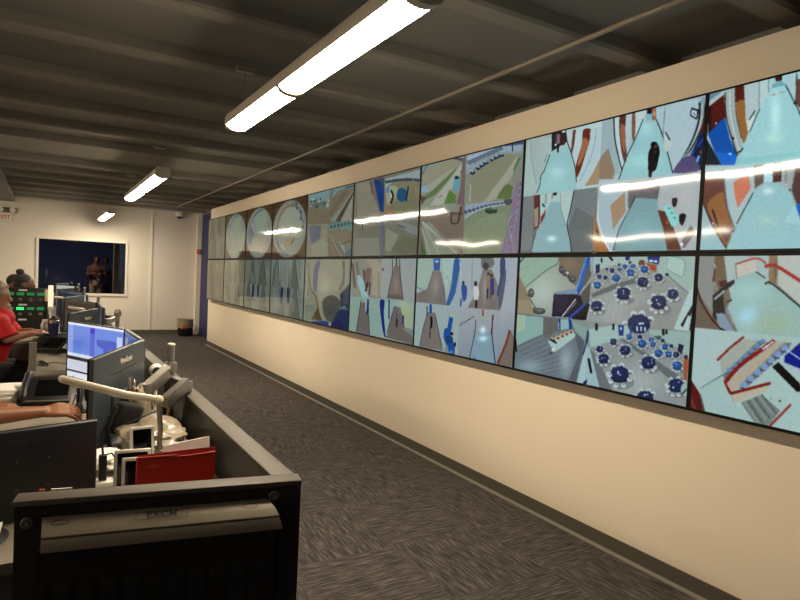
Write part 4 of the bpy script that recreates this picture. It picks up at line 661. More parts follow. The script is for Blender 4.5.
# ------------------------------------------------------------------ far wall fittings
t = thing('dome_camera', 'white dome security camera under the ceiling near the far corner', 'camera', (2.57, 14.135, 2.70))
MB().lathe([(.085, .03), (.085, -.05), (.078, -.062)]).build('housing', 'white', t)
MB().ball((0,0,-.062), (.060,.060,.055)).build('dome', 'charcoal', t)
t = thing('fire_alarm', 'small red fire alarm box on the white corner column', 'alarm', (3.0, 14.08, 1.84))
MB().box((0,-.02,.04), (.085,.045,.10), bev=.006).build('case', 'firered', t); MB().box((0,-.045,.04), (.05,.008,.02)).build('pull_handle', 'white', t)
t = thing('emergency_light', 'grey emergency light with two lamp heads high on far wall', 'emergency light', (-.66, 14.2, 2.44))
MB().box((0,-.025,.04), (.36,.05,.10), bev=.008).build('case', 'conduit', t)
for s in (-1, 1):
    MB().lathe([(.03,0),(.05,.03),(.05,.06)], (s*.10,-.05,.04), R=RX(PI/2)).build('lamp_head', 'white', t)
t = thing('exit_sign', 'pale exit sign with red letters under the emergency light', 'sign', (-.71, 14.2, 2.28))
MB().box((0,-.02,.06), (.26,.035,.17), bev=.004).build('sign_panel', 'white', t)
text_mesh('lettering', 'EXIT', .11, 'firered', t, Matrix.Translation((0,-.039,.06)) @ Matrix.Rotation(PI/2, 4, 'X'))
# waste bin in the far corner
t = thing('waste_bin', 'black waste bin with white bag liner in the far corner', 'bin', (2.70, 13.80, 0))
MB().lathe([(.13,0),(.145,.02),(.165,.20),(.160,.205),(.13,.19)]).build('bin_body', 'matblack', t)
MB().lathe([(.168,.185),(.175,.24),(.172,.35),(.180,.375),(.165,.365),(.150,.25)]).build('bag_liner', 'bag', t)
MB().box((-.06,-.165,.22), (.09,.03,.10), RZ(.3), .01).build('crumpled_paper', 'orange', t)

# ------------------------------------------------------------------ consoles
PX0, PX1, PT = .540, .602, .95  # console and desk item positions unprojected from image pixels at chosen heights
sta = [(1.50, 4.185, .77, -.28), (4.185, 6.45, .84, -.075), (6.45, 8.75, .77, -.25), (8.75, 11.0, .77, -.25), (11.0, 12.9, .77, -.25)]
clabel = ['nearest control desk with dark vented end panel and metal-capped side screen', 'second control desk, raised higher, behind the lit blue monitor', 'third control desk beside the aisle, in front of the green key panel', 'fourth control desk along the aisle behind the green key panel', 'farthest control desk, just before the far window']
ends = []
for i, (ya, yb, dz, dx) in enumerate(sta):
    c = thing('control_desk', clabel[i], 'desk', (.15, (ya+yb)/2, 0), 0, 'control desks in one run')
    yy = ya+.10 if i == 0 else ya+.004
    y2 = yb-.004
    xt = -.28 if i == 0 else dx
    if i == 0:
        wt = MB().prism([(-.30,1.69),(.0,1.69),(.0,1.72),(PX0,1.62),(PX0,y2),(-.28,y2),(-.34,3.6),(-.40,3.1),(-.36,2.3)], 'z', dz-.028, dz)
    else: wt = MB().span((dx, yy, dz-.028), (PX0, y2, dz), .003)
    wt.build('worktop', 'desk', c, world=True)
    if i == 0: MB().span((-.29, 1.70, dz-.16), (-.035, 1.72, dz-.029)).build('apron', 'deskside', c, world=True)
    MB().span((dx+.01 if i else .0, (yy+.004) if i else 1.80, dz-.17), (PX0-.005, (yy+.03) if i else 1.83, dz-.029)).build('front_rail', 'deskside', c, world=True)
    MB().span((PX0+.006, yy if i else 1.50, 0.0), (PX1-.004, y2, PT-.012)).build('side_screen', 'dkbrown', c, world=True, smooth=False)
    MB().span((PX0, yy if i else 1.545, PT-.014), (PX1, y2, PT), .002).build('screen_cap', 'bronze', c, world=True)
    for (lx, ly) in ((xt+.12 if i else -.15, yy+.35 if i else 2.0), (.40, yy+.35 if i else 2.0), (xt+.12 if i else -.15, y2-.35), (.40, y2-.35)):
        MB().span((lx-.035, ly-.035, 0), (lx+.035, ly+.035, dz-.028)).build('leg', 'deskside', c, world=True)
    if i: MB().span((dx-.005+.01, yy+.01, dz), (dx+.045, yy+.06, dz+.17)).build('divider_post', 'deskside', c, world=True)
    ends.append(c)
# end panel of the first desk: slightly turned frame, louvred hood
c = ends[0]
ER = Matrix.Translation((.602, 1.484, 0)) @ Matrix.Rotation(math.radians(-10.1), 4, 'Z')    # local -x runs to the left, -y faces the viewpoint
LW = .665
def endp(mb, name, m, par=c, smooth=True):
    if name in ('vent_hood', 'hood_lip'):
        for v in mb.bm.verts: t_ = (v.co.x-hx0)/(hx1-hx0); v.co.x += max(0., -v.co.y)*(.5*t_+.12*(1-t_))
    return mb.xf(ER).build(name, m, par, smooth=smooth, world=True)
endp(MB().span((-LW, -.001, PT-.014), (.0, .058, PT), .002), 'end_cap', 'bronze')
endp(MB().span((-.060, 0, 0), (-.001, .055, PT-.015), .003), 'corner_post', 'dkmetal')
ep = MB(); ep.span((-LW+.004, .004, 0), (-LW+.058, .05, PT-.016)); ep.span((-LW+.058, .004, PT-.042), (-.063, .05, PT-.016)); ep.span((-.090, .004, 0), (-.063, .05, PT-.042)); ep.span((-LW+.058, .03, 0), (-.09, .045, PT-.06))
endp(ep, 'end_frame', 'dkmetal', smooth=False)
hx0, hx1 = -LW+.062, -.088
# hood: curved brow, groove, lower lip
brow = [(.03, .907), (.004, .906), (-.012, .902), (-.032, .892), (-.046, .879), (-.046, .876), (.03, .876)]
lip = [(.03, .8735), (-.048, .8735), (-.061, .852), (-.061, .849), (.03, .849)]
h = endp(MB().prism([(a, b) for a, b in brow], 'x', hx0, hx1), 'vent_hood', 'hood', smooth=True)
endp(MB().prism([(a, b) for a, b in lip], 'x', hx0, hx1-.0), 'hood_lip', 'hood', h)
vb = MB().span((hx0, -.050, .05), (hx1, .03, .8485)); endp(vb, 'vent_panel', 'vent', smooth=False)
for k in range(11):
    x = hx1-.012-k*.0485; s_ = MB()
    s_.span((x-.034, -.0525, .60), (x, -.0505, .768))
    for j in range(19): s_.span((x-.032, -.0545, .604+j*.008), (x-.002, -.0525, .608+j*.008))
    endp(s_, 'vent_slot', 'slot', smooth=False)
for x, z in ((-.072, .912), (-LW+.030, .897)):
    k = MB().lathe([(.0135, 0), (.0135, .004), (.011, .006), (.006, .006), (.006, .003)], (x, .004, z), R=RX(PI/2)); kk = endp(k, 'round_bolt', 'knob')
    endp(MB().lathe([(.0045, 0), (.0045, .0075)], (x, .004, z), R=RX(PI/2), seg=6), 'bolt_socket', 'chrome', kk)
# badge outline and oval marks pressed into the brow
n_ = Vector((0, -.0145, .0185)).normalized(); ang = math.atan2(.018, .014)
def on_brow(x, t=0.5): return Vector((x, -.012-.020*t, .902-.010*t))
BM = ER @ Matrix.Translation(on_brow(-.345, .45)+Vector((0,-.0012,.0022))) @ Matrix.Rotation(math.radians(28), 4, 'X')
root_inv = c.matrix_basis.inverted()
text_mesh('badge_lettering', 'EXCM', .026, 'matblack', h, root_inv @ BM, ext=.0003)
fr = MB(); 
for a, b in (((-.058,-.0115,0),(.058,-.0115,0)), ((-.058,.0115,0),(.058,.0115,0)), ((-.058,-.0115,0),(-.058,.0115,0)), ((.058,-.0115,0),(.058,.0115,0))): fr.tube([a, b], .0006, 6)
fr.xf(BM).build('badge_frame', 'matblack', h, world=True)
for x in (-.135, -.565):
    ov = MB(); ov.tube([(.018*math.cos(a), .007*math.sin(a), 0) for a in [i*2*PI/24 for i in range(25)]], .0006, 6)
    ov.xf(ER @ Matrix.Translation(on_brow(x, .3)+Vector((0,-.0005,.0007))) @ Matrix.Rotation(math.radians(28), 4, 'X')).build('oval_mark', 'matblack', h, world=True)

# ------------------------------------------------------------------ monitors
def flat_picture(a, w_, h_, m, parent, yoff):
    """screen facing local -Y, picture row 0 at the top, viewer's left = local -x"""
    ny, nx, _ = a.shape
    u = np.linspace(-w_/2, w_/2, nx); v = np.linspace(h_/2, -h_/2, ny); X_, Z_ = np.meshgrid(u, v)
    co = np.stack([X_, np.full(X_.shape, yoff), Z_], -1).reshape(-1, 3); idx = np.arange(nx*ny).reshape(ny, nx)
    q = np.stack([idx[:-1,:-1], idx[1:,:-1], idx[1:,1:], idx[:-1,1:]], -1).reshape(-1, 4)
    me = bpy.data.meshes.new('screen'); me.vertices.add(len(co)); me.vertices.foreach_set('co', co.ravel())
    me.loops.add(q.size); me.loops.foreach_set('vertex_index', q.ravel()); me.polygons.add(len(q))
    me.polygons.foreach_set('loop_start', np.arange(0, q.size, 4)); me.polygons.foreach_set('loop_total', np.full(len(q), 4)); me.update(calc_edges=True)
    ca = me.color_attributes.new('picture', 'FLOAT_COLOR', 'POINT')
    aa = np.clip(a, 0, 1); aa = np.where(aa <= .04045, aa/12.92, ((aa+.055)/1.055)**2.4)
    ca.data.foreach_set('color', np.concatenate([aa.reshape(-1, 3), np.ones((nx*ny, 1))], 1).ravel())
    me.materials.append(M[m]); o = bpy.data.objects.new('screen', me); COL.objects.link(o); o.parent = parent
    return o
def pic_desktop():
    c = Cv(220, 130).feed(0,0,1,1); c.bg((.16,.13,.14)); c.poly([(0,0),(1,0),(1,.60),(0,.60)], (.42,.54,.86)); c.poly([(0,0),(1,0),(1,.045),(0,.045)], (.88,.90,.94)); c.poly([(0,.54),(1,.54),(1,.60),(0,.60)], (.88,.90,.94))
    c.glow(.25,.35,.22,.16,(.32,.44,.80),.7); c.poly([(0,.05),(.10,.05),(.10,.53),(0,.53)], (.56,.64,.88)); c.poly([(.42,.05),(.50,.05),(.50,.55),(.42,.55)], (.30,.38,.80)); c.poly([(.42,.06),(.50,.06),(.50,.15),(.42,.15)], (.25,.08,.75)); c.poly([(.50,.05),(.98,.05),(.98,.55),(.50,.55)], (.40,.52,.86)); c.poly([(.53,.24),(.86,.22),(.92,.34),(.74,.38),(.74,.5),(.66,.5),(.66,.38),(.55,.34)], (.24,.34,.74)); c.poly([(.88,.14),(.97,.14),(.97,.34),(.88,.34)], (.74,.80,.95))
    for k in range(9): c.line([(.02,.09+k*.045),(.075,.09+k*.045)], .010, (.40,.50,.80))
    c.poly([(0,.66),(.50,.66),(.50,.85),(0,.85)], (.84,.86,.90)); c.poly([(0,.88),(.50,.88),(.50,.98),(0,.98)], (.86,.88,.92)); c.poly([(.52,.66),(1,.66),(1,.98),(.52,.98)], (.80,.83,.90))
    for k in range(5): c.line([(.02,.69+k*.03),(.46,.69+k*.03)], .004, (.62,.66,.74))
    return smooth(c.a, 1)
def pic_dim(k):
    c = Cv(80, 48).feed(0,0,1,1)
    if k == 0: c.bg((.15,.18,.23)); c.poly([(0,0),(1,0),(1,.06),(0,.06)], (.26,.29,.34)); c.poly([(.5,.1),(.95,.1),(.95,.9),(.5,.9)], (.18,.22,.29))
    elif k == 1: c.bg((.16,.13,.11)); c.poly([(0,0),(1,0),(1,.05),(0,.05)], (.28,.25,.22))
    else: c.bg((.66,.68,.66)); c.poly([(.05,.2),(.95,.2),(.95,.9),(.05,.9)], (.76,.78,.74))
    return c.a
def monitor(name_label, cen, yaw, w_, h_, shell, logo, pic, group, roll=0., tilt=0., logo_size=.026, vesa=True, logo_z=.12, cover=True, logo_x=0.):
    R = Matrix.Translation(cen) @ Matrix.Rotation(yaw, 4, 'Z') @ Matrix.Rotation(tilt, 4, 'X') @ Matrix.Rotation(roll, 4, 'Y')
    r = bpy.data.objects.new('computer_monitor', None); COL.objects.link(r); r.matrix_basis = R; r.empty_display_size = .05
    tag(r, name_label, 'monitor', group)
    MB().box((0, .006, 0), (w_, .018, h_), bev=.005, seg=3).build('shell', shell, r)
    if cover:
        MB().box((0, .020, -.06), (w_*.40, .016, h_*.36), bev=.006, seg=3).build('rear_cover', shell, r)
        MB().box((-.03, .0152, h_*.25), (w_*.52, .001, .004)).build('vent_line', 'matblack', r)
    bz = MB(); bz.box((0,-.006,h_/2-.003), (w_-.004,.006,.006)); bz.box((0,-.006,-h_/2+.008), (w_-.004,.006,.016)); bz.box((-w_/2+.003,-.006,0), (.006,.006,h_-.004)); bz.box((w_/2-.003,-.006,0), (.006,.006,h_-.004))
    bz.build('bezel', 'bezel', r)
    flat_picture(pic, w_-.012, h_-.022, 'pcscreen', r, -.0052).location = (0, 0, .005)
    if logo:
        text_mesh('logo', 'ViewSonic', logo_size, logo, r, Matrix.Translation((logo_x, .0153, logo_z)) @ Matrix.Rotation(PI, 4, 'Z') @ Matrix.Rotation(PI/2, 4, 'X'))
    if vesa:
        for a in (-.05, .05):
            for b in (-.05, .05):
                MB().lathe([(.004, 0), (.004, .0015)], (a, .033, b-.005), R=RX(-PI/2), seg=10).build('screw', 'alu', r)
    return r
def arc_yaw(a, b):   # yaw so that the screen (local -Y) faces to the left of travel a->b (toward the operator)
    d = Vector((b[0]-a[0], b[1]-a[1], 0)).normalized(); n = Vector((-d.y, d.x, 0)); return math.atan2(n.x, -n.y)
GM = 'monitors on the control desks'
def mon_between(label, a, b, zt, w_, h_, *args, **kw):
    cen = ((a[0]+b[0])/2, (a[1]+b[1])/2, zt-h_/2); return monitor(label, cen, arc_yaw(a, b), w_, h_, *args, **kw)
# first station
mon_between('near black monitor seen from behind above the end panel', (-.345, 1.872), (.146, 2.02), 1.03, .51, .256, 'charcoal', None, pic_dim(1), GM, vesa=False, cover=False)
nm = [o for o in bpy.data.objects if o.get('label', '').startswith('near black monitor')][0]
text_mesh('logo', 'ViewSonic', .024, 'darklogo', nm, Matrix.Translation((-.075, .0155, .095)) @ Matrix.Rotation(PI, 4, 'Z') @ Matrix.Rotation(PI/2, 4, 'X'))
MB().box((-.185, .0155, -.105), (.035, .002, .045)).build('cable_opening', 'matblack', nm)
for a in (-.04, .04):
    for b in (-.04, .04): MB().lathe([(.0035, 0), (.0035, .0015)], (-.082+a, .0152, .0+b), R=RX(-PI/2), seg=10).build('screw', 'knob', nm)
mon_between('slate grey monitor back with silver lettering behind the lamp', (.153, 2.49), (.40, 3.02), 1.15, .585, .36, 'slate', 'logo', pic_dim(0), GM, logo_size=.034, vesa=False, logo_z=.128, logo_x=-.05, roll=math.radians(1.0))
mon_between('dim monitor facing left, between the lettered slate monitor and the lit blue one', (.405, 3.04), (.39, 3.60), 1.15, .56, .355, 'slate', 'logo', pic_dim(0), GM)
mon_between('lit monitor showing blue windows and white list panels', (.39, 3.60), (.135, 4.14), 1.15, .605, .357, 'charcoal', 'logo', pic_desktop(), GM)
# further stations
for k in range(1, 5):
    dy = 2.19*k; n = ('second', 'third', 'fourth', 'farthest')[k-1]
    zz = 1.15 if k != 1 else 1.155; hh = .305 if k == 1 else .36
    mon_between('slate grey monitor seen from behind at the %s control desk' % n, (.153, 2.49+dy), (.36, 3.04+dy), zz, .585, hh, 'slate', 'logo' if k < 4 else None, pic_dim(0), GM, logo_size=.034, vesa=False, logo_z=hh/2-.06, logo_x=-.05)
    mon_between('side-on monitor facing left at the %s control desk' % n, (.41, 3.10+dy), (.42, 3.66+dy), zz, .55, hh, 'slate', None, pic_dim(2 if k == 2 else 0), GM, vesa=False)
    if k < 4: mon_between('monitor with dark brown screen facing the viewpoint at the %s control desk' % n, (.41, 3.80+dy), (.17, 4.24+dy), zz-.0, .50, min(hh, .35), 'charcoal', None, pic_dim((1, 0, 2)[k-1]), GM, vesa=False)

# poles with monitor arms
def arm_pole(label, x, y, z0, full):
    r = thing('monitor_mount', label, 'monitor mount', (x, y, z0), 0, 'aluminium monitor mounts')
    MB().lathe([(.050, 0), (.052, .006), (.048, .014), (.024, .016), (.022, .03)]).build('base', 'chrome', r)
    H_ = 1.152-z0
    MB().tube([(0,0,.015), (0,0,H_)], .0155, 20).build('pole', 'alu', r)
    MB().lathe([(.0165, H_-.006), (.0165, H_), (.012, H_+.003)]).build('pole_cap', 'housing', r)
    MB().lathe([(.024, .255), (.026, .262), (.026, .292), (.023, .30)]).build('collar', 'alu', r)
    def beam(a, b, h_, w_, name, m='alu'):
        a, b = Vector(a), Vector(b); d = b-a; L = d.length
        ry = math.atan2(d.z, math.hypot(d.x, d.y)); rz = math.atan2(d.y, d.x)
        return MB().box((a+b)/2, (L, w_, h_), RZ(rz) @ RY(-ry), bev=min(h_, w_)*.12, seg=2).build(name, m, r)
    if full:
        beam((.045, -.16, .232), (-.055, -.22, .165), .052, .036, 'spring_arm')
        beam((.050, -.14, .215), (-.040, -.20, .150), .014, .046, 'arm_cover', 'coverwhite')
        MB().lathe([(.026, 0), (.026, .045)], (.045, -.125, .185)).build('swivel_joint', 'alu', r)
        beam((.0, -.01, .225), (.045, -.13, .215), .030, .034, 'lower_link')
        beam((-.005, .0, .285), (-.045, -.06, .275), .020, .030, 'upper_link')
        beam((-.030, -.09, .268), (-.125, -.16, .205), .048, .034, 'spring_arm')
        beam((-.030, -.09, .292), (-.125, -.16, .228), .012, .040, 'arm_cover', 'coverwhite')
        MB().lathe([(.019, 0), (.019, .085)], (-.125, -.165, .150)).build('swivel_joint', 'alu', r)
        MB().tube([(-.12,-.165,.175), (-.155,-.165,.18), (-.185,-.15,.195)], .010, 12).build('wrist_joint', 'chrome', r)
        MB().tube([(-.170,-.160,.185), (-.176,-.158,.215), (-.172,-.155,.245)], .008, 12, 'round').build('release_lever', 'chrome', r)
        pl = MB(); pl.box((-.188, -.145, .195), (.006, .024, .13), RZ(-.436), bev=.002); pl.box((-.190, -.143, .195), (.006, .11, .024), RZ(-.436), bev=.002); pl.build('mounting_plate', 'alu', r)
        MB().tube([(-.14,-.17,.20), (-.08,-.19,.15), (-.03,-.16,.12), (-.02,-.05,.06)], .0045, 8).build('yellow_cable', 'yellow', r)
        MB().tube([(-.02,-.02,.20), (-.028,-.03,.10), (-.022,-.03,.02)], .006, 8).build('black_cable', 'matblack', r)
    else:
        beam((.0, -.01, .245), (-.085, -.15, .225), .036, .030, 'spring_arm')
        beam((0, .01, .245), (-.075, .16, .235), .036, .030, 'spring_arm')
        MB().lathe([(.020, 0), (.020, .055)], (-.085, -.15, .195)).build('swivel_joint', 'alu', r)
    return r
an = ['nearest aluminium monitor mount pole, beside the white plastic bag', 'second aluminium monitor mount pole from the front, right of the lit blue monitor', 'third aluminium monitor mount pole from the front', 'fourth aluminium monitor mount pole from the front', 'farthest aluminium monitor mount pole, below the far window']
for (y, n, z0) in zip((2.87, 5.20, 7.20, 9.75, 11.5), an, (.77, .84, .77, .77, .77)): arm_pole(n, .505, y, z0, y < 3)
# round speaker-like white ball camera on far side of the first pole
t = thing('webcam', 'small white round webcam behind the nearest monitor arm', 'camera', (.47, 3.05, .77))
MB().lathe([(.03,0),(.03,.01),(.008,.014),(.008,.20)]).build('stand', 'white', t); MB().ball((0,0,.235), .032).build('body', 'white', t); MB().lathe([(.019,0),(.021,.006),(.017,.010)], (-.0,-.026,.235), R=RX(PI/2)).build('lens_ring', 'charcoal', t)

# ------------------------------------------------------------------ task lamp
t = thing('task_lamp', 'cream task lamp with long flat bar head reaching left above the desk', 'lamp', (.375, 2.32, .77))
MB().lathe([(.065, 0), (.068, .006), (.062, .014), (.012, .016)]).build('base', 'white', t)
MB().tube([(0,0,.014), (-.006,-.06,.15), (-.022,-.10,.262)], .0095, 14).build('post', 'alu', t)
MB().ball((-.022,-.10,.264), (.017,.014,.017)).build('hinge', 'cream', t)
MB().tube([(-.022,-.10,.264), (-.032,-.1,.252)], .011, 12, 'round').build('hinge_pin', 'chrome', t)
MB().tube([(-.022,-.10,.266), (-.13,-.115,.292), (-.318,-.125,.356)], [.0125,.013,.0125], 18, 'round', sq=(.62, 1)).build('lamp_bar', 'cream', t)

# ------------------------------------------------------------------ folder, paper, tablets, adapter, bag
t = thing('red_folder', 'glossy red folder propped up behind the end panel', 'folder', (.352, 1.835, .7705))
RF = Matrix.Rotation(math.radians(-9), 4, 'X')
fo = MB(); fo.prism([(-.116, 0), (.104, .0), (.113, .166), (.113, .170), (.0, .166), (-.006, .172), (-.108, .175)], 'y', -.006, -.004); fo.xf(RF).build('front_cover', 'red', t)
fo = MB(); fo.prism([(-.113, 0), (.104, 0), (.116, .184), (.02, .184), (-.105, .181)], 'y', .004, .006); fo.xf(RF).build('back_cover', 'redlight', t)
fo = MB().tube([(-.110, 0, 0), (-.106, 0, .176)], .0058, 10); fo.xf(RF).build('spine', 'red', t)
fo = MB().tube([(-.108, -.006, .1755), (.0,-.006,.1725), (.003,-.006,.167), (.113, -.006, .170)], .0016, 8); fo.xf(RF).build('cover_edge', 'redlight', t)
em = MB()
for a, b, zz in ((-.088,-.048,.143), (-.080,-.055,.148), (-.070,-.064,.152)): em.span((a, -.0066, zz), (b, -.0060, zz+.0028))
em.xf(RF).build('embossed_mark', 'emboss', t)
p = MB().prism([(.30,.7705),(.462,.7705),(.464,.963),(.325,.948)], 'y', 0, .003).xf(Matrix(((1,0,0,0),(0,1,.35,1.868-.35*.77),(0,0,1,.004),(0,0,0,1)))).build('paper_sheet', 'paper', None); tag(p, 'white paper sheet sticking up behind the red folder', 'paper')
def tablet(label, x, y, w_, h_, rz, tilt):
    r = thing('tablet', label, 'tablet', (x, y, .7715), rz, 'white-edged tablets')
    Q = Matrix.Rotation(tilt, 4, 'X')
    MB().box((0,0,h_/2+.004), (w_,.011,h_), bev=.004, seg=3).xf(Q).build('frame', 'white', r)
    MB().box((0,-.0058,h_/2+.004), (w_-.020,.0015,h_-.020), bev=.0005).xf(Q).build('screen', 'glassblack', r)
    return r
tablet('front white-edged tablet leaning just left of the red folder', .262, 1.93, .105, .145, -.15, math.radians(-9))
tablet('second white-edged tablet leaning behind the front one', .245, 1.975, .105, .158, -.12, math.radians(-9))
tablet('farther small dark tablet with pale edge, left of the lamp post', .308, 2.22, .080, .165, .05, math.radians(-12))
t = thing('power_adapter', 'black power adapter standing in a white power outlet block', 'power adapter', (.172, 2.14, .7705))
MB().box((0,0,.014), (.075,.055,.028), bev=.005).build('outlet_block', 'white', t)
MB().box((.004,0,.070), (.024,.026,.085), bev=.005).build('adapter_body', 'matblack', t)
MB().tube([(.004,0,.11), (.002,0,.135), (-.012,-.0,.165)], .0035, 8).build('lead', 'matblack', t)
MB().tube([(.004,0,.108), (.03,0,.115), (.05,.01,.08), (.055,.0,.02), (.05,-.05,.003), (.03,-.06,.003)], .0028, 8).build('looped_lead', 'matblack', t)
ca = MB(); ca.tube([(.13,2.3,.774),(.20,2.35,.80),(.26,2.30,.776),(.30,2.22,.776)], .003, 8); tag(ca.build('black_cable', 'matblack'), 'thin black cable curling on the desk behind the outlet block', 'cable')
ca = MB(); ca.tube([(.22,2.62,.90),(.30,2.50,.895),(.40,2.52,.93),(.485,2.62,.985)], .003, 8); tag(ca.build('draped_cable', 'matblack'), 'thin black cable draped over the white plastic bag', 'cable')
ca = MB(); ca.tube([(.47,1.95,.774),(.50,2.02,.776),(.49,2.10,.774),(.52,2.18,.776),(.50,2.26,.774)], .003, 8); tag(ca.build('coiled_cable', 'matblack'), 'thin dark cable on the desk right of the red folder', 'cable')
def blob(c, r, seed, amp, fr_, seg=48):
    mb = MB(); mb.ball((0,0,0), 1, seg)
    for v in mb.bm.verts:
        n1 = noise.noise(v.co*fr_+Vector((seed,0,0))); n2 = abs(noise.noise(v.co*fr_*2.7+Vector((0,seed,0))))
        p = v.co*(1+amp*n1-amp*.6*n2); v.co = Vector((c[0]+p.x*r[0], c[1]+p.y*r[1], max(c[2]-r[2]*.92, c[2]+p.z*r[2])))
    return mb
b = blob((.375, 2.47, .835), (.135, .20, .068), 3.2, .35, 1.6); 
tag(b.build('plastic_bag', 'bag'), 'crumpled translucent white plastic bag lying between lamp post and monitor arm', 'bag')
b = blob((.345, 2.66, .895), (.045, .07, .115), 8.1, .3, 1.8); tag(b.build('plastic_bag', 'bag'), 'upright peak of crumpled white plastic behind the lamp hinge', 'bag')
b = blob((.205, 2.36, .80), (.06, .10, .032), 2.3, .35, 2.2); tag(b.build('tissue', 'paper'), 'crumpled white tissue heap at foot of the slate monitor', 'tissue')
t = thing('storage_jar', 'ribbed clear grey jar lying beside the screen wall under monitor arm', 'jar', (.468, 2.33, .81))
pr_ = [(.036, -.05)]+[(.038+.002*(k % 2), -.045+k*.008) for k in range(12)]+[(.030, .052)]
MB().lathe(pr_, R=RY(PI/2) @ RX(0)).build('jar_body', 'alu', t); MB().lathe([(.033,.052),(.033,.064)], R=RY(PI/2)).build('jar_lid', 'charcoal', t)
t = thing('black_pouch', 'black fabric pouch slung under the slate monitor beside the plastic bag', 'pouch', (.29, 2.55, .772))
MB().box((0,.03,.12), (.11,.05,.13), RY(.35) @ RZ(.4), bev=.02, seg=3).build('pouch_body', 'blackcloth', t)
MB().tube([(-.04,0,.17), (-.07,-.02,.10), (-.06,-.04,.02), (-.02,-.05,.006)], .012, 10, 'round', sq=(1,.4)).build('strap', 'blackcloth', t)
t = thing('sticker_note', 'white slip of paper on the panel top below the near monitor', 'paper', (.048, 1.66, -.022))
MB().box((.0,.0,.885), (.045,.004,.17), RZ(-.18), bev=0).build('slip', 'paper', t)
MB().box((-.042,.0,.968), (.011,.004,.012), RZ(-.18)).build('orange_tab', 'orange', t)
bpy.data.objects['sticker_note'].name = 'paper_slip'
# lower left, beyond the end of the panel
t = tag(MB().box((-.145, 1.79, .800), (.12, .10, .004), RZ(-.15) @ RX(.45)).build('white_card', 'paper'), 'white card propped on the desk left of the dark end panel', 'card')
t = thing('monitor_stand', 'black oval monitor stand foot at left end of the near desk', 'stand', (-.17, 1.86, .7705))
MB().lathe([(.10, 0), (.105, .004), (.09, .012), (.02, .02)], seg=32).build('foot', 'matblack', t); MB().tube([(0,.03,.01), (0,.04,.12)], .02, 12).build('neck', 'matblack', t)

# ------------------------------------------------------------------ desk phones, papers, mouse, cup
def phone(label, loc, rz, s=1.):
    r = thing('desk_phone', label, 'phone', loc, rz, 'black desk phones')
    Q = Matrix.Rotation(math.radians(28), 4, 'X')
    MB().prism([(-.09*s,0),(.09*s,0),(.095*s,.02*s),(.0,.04*s),(-.09*s,.01*s)], 'x', -.10*s, .10*s).build('foot', 'blackpl', r)
    b_ = MB().box((0,0,.0), (.23*s,.20*s,.022*s), bev=.006).xf(Matrix.Translation((0,0,.075*s)) @ Q); b_.build('body', 'blackpl', r)
    MB().box((.03*s,.005,.013*s), (.145*s,.125*s,.004)).xf(Matrix.Translation((0,0,.075*s)) @ Q).build('display', 'glassblack', r)
    MB().box((.112*s,0,.012*s), (.006,.20*s,.004)).xf(Matrix.Translation((0,0,.075*s)) @ Q).build('silver_trim', 'alu', r)
    MB().box((0.01,-.097*s,.012*s), (.20*s,.005,.004)).xf(Matrix.Translation((0,0,.075*s)) @ Q).build('silver_trim', 'alu', r)
    h_ = MB(); h_.tube([(-.085*s,-.085*s,.030*s), (-.085*s,-.05*s,.046*s), (-.085*s,.05*s,.046*s), (-.085*s,.09*s,.030*s)], [.021*s,.016*s,.016*s,.021*s], 14, 'round'); h_.xf(Matrix.Translation((0,0,.075*s)) @ Q).build('handset', 'blackpl', r)
    return r
phone('large black desk phone with tilted screen above the resting hand', (.02, 3.52, .7705), math.radians(-8), 1.0)
phone('black desk phone on the raised second desk near the lady in red', (.055, 5.05, .8405), math.radians(-32), .85)
t = thing('telephone_headset', 'black headset with chrome stalks hanging beside the slate monitor', 'headset', (.155, 3.30, .7705))
MB().lathe([(.045,0),(.045,.01),(.008,.014),(.008,.12)]).build('stand', 'matblack', t)
MB().tube([(.0,-.05,.02),(.015,-.03,.09),(.02,.0,.13),(.03,.04,.12),(.04,.06,.05)], .008, 10, 'round').build('headband', 'blackpl', t)
MB().ball((.0,-.05,.03), (.022,.02,.03)).build('ear_cushion', 'blackcloth', t); MB().tube([(-.03,-.04,.03),(-.01,-.03,.10)], .004, 8, 'round').build('chrome_stalk', 'chrome', t); MB().tube([(-.05,-.06,.01),(-.035,-.05,.05)], .004, 8, 'round').build('chrome_stalk', 'chrome', t)
for k in range(7):
    o = MB().box((-.155+.004*math.sin(k*2), 3.62+.004*math.cos(k*3), .776+k*.0125), (.17, .22, .011), RZ(.06*math.sin(k*1.7)), bev=.001).build('document_pack', 'paper')
    tag(o, 'white document pack in the stack left of the large phone, %s' % ('lowest of all','second from the bottom','third from the bottom','middle one','third from the top','second from the top','topmost')[k], 'documents', 'stacked white document packs')
t = thing('computer_mouse', 'black computer mouse on the raised second desk', 'mouse', (.0, 4.42, .8405), .4)
mb = MB().ball((0,0,0), (.032,.055,.032)).floor_at(0)
mb.build('shell', 'blackpl', t); MB().lathe([(.004,-.003),(.006,0),(.004,.003)], (0,.03,.024), R=RY(PI/2), seg=12).build('wheel', 'knob', t)
ca = MB(); ca.tube([(.01,4.48,.843),(.08,4.52,.843),(.14,4.42,.843),(.2,4.55,.843)], .0025, 6); tag(ca.build('mouse_cable', 'matblack'), 'thin cable trailing from the mouse on the second desk', 'cable')
t = thing('tumbler', 'navy tumbler with steel rim and lid by the green key panel', 'tumbler', (.075, 5.80, .8405))
MB().lathe([(.030,0),(.034,.01),(.042,.14),(.042,.15)]).build('cup', 'navymetal', t); MB().lathe([(.043,.15),(.043,.172),(.036,.176)]).build('rim', 'chrome', t); MB().lathe([(.036,.176),(.034,.185),(.012,.19),(.012,.205)]).build('lid', 'glassblack', t)
MB().tube([(.04,0,.13),(.07,0,.12),(.07,0,.06),(.04,0,.05)], .006, 10).build('handle', 'navymetal', t)
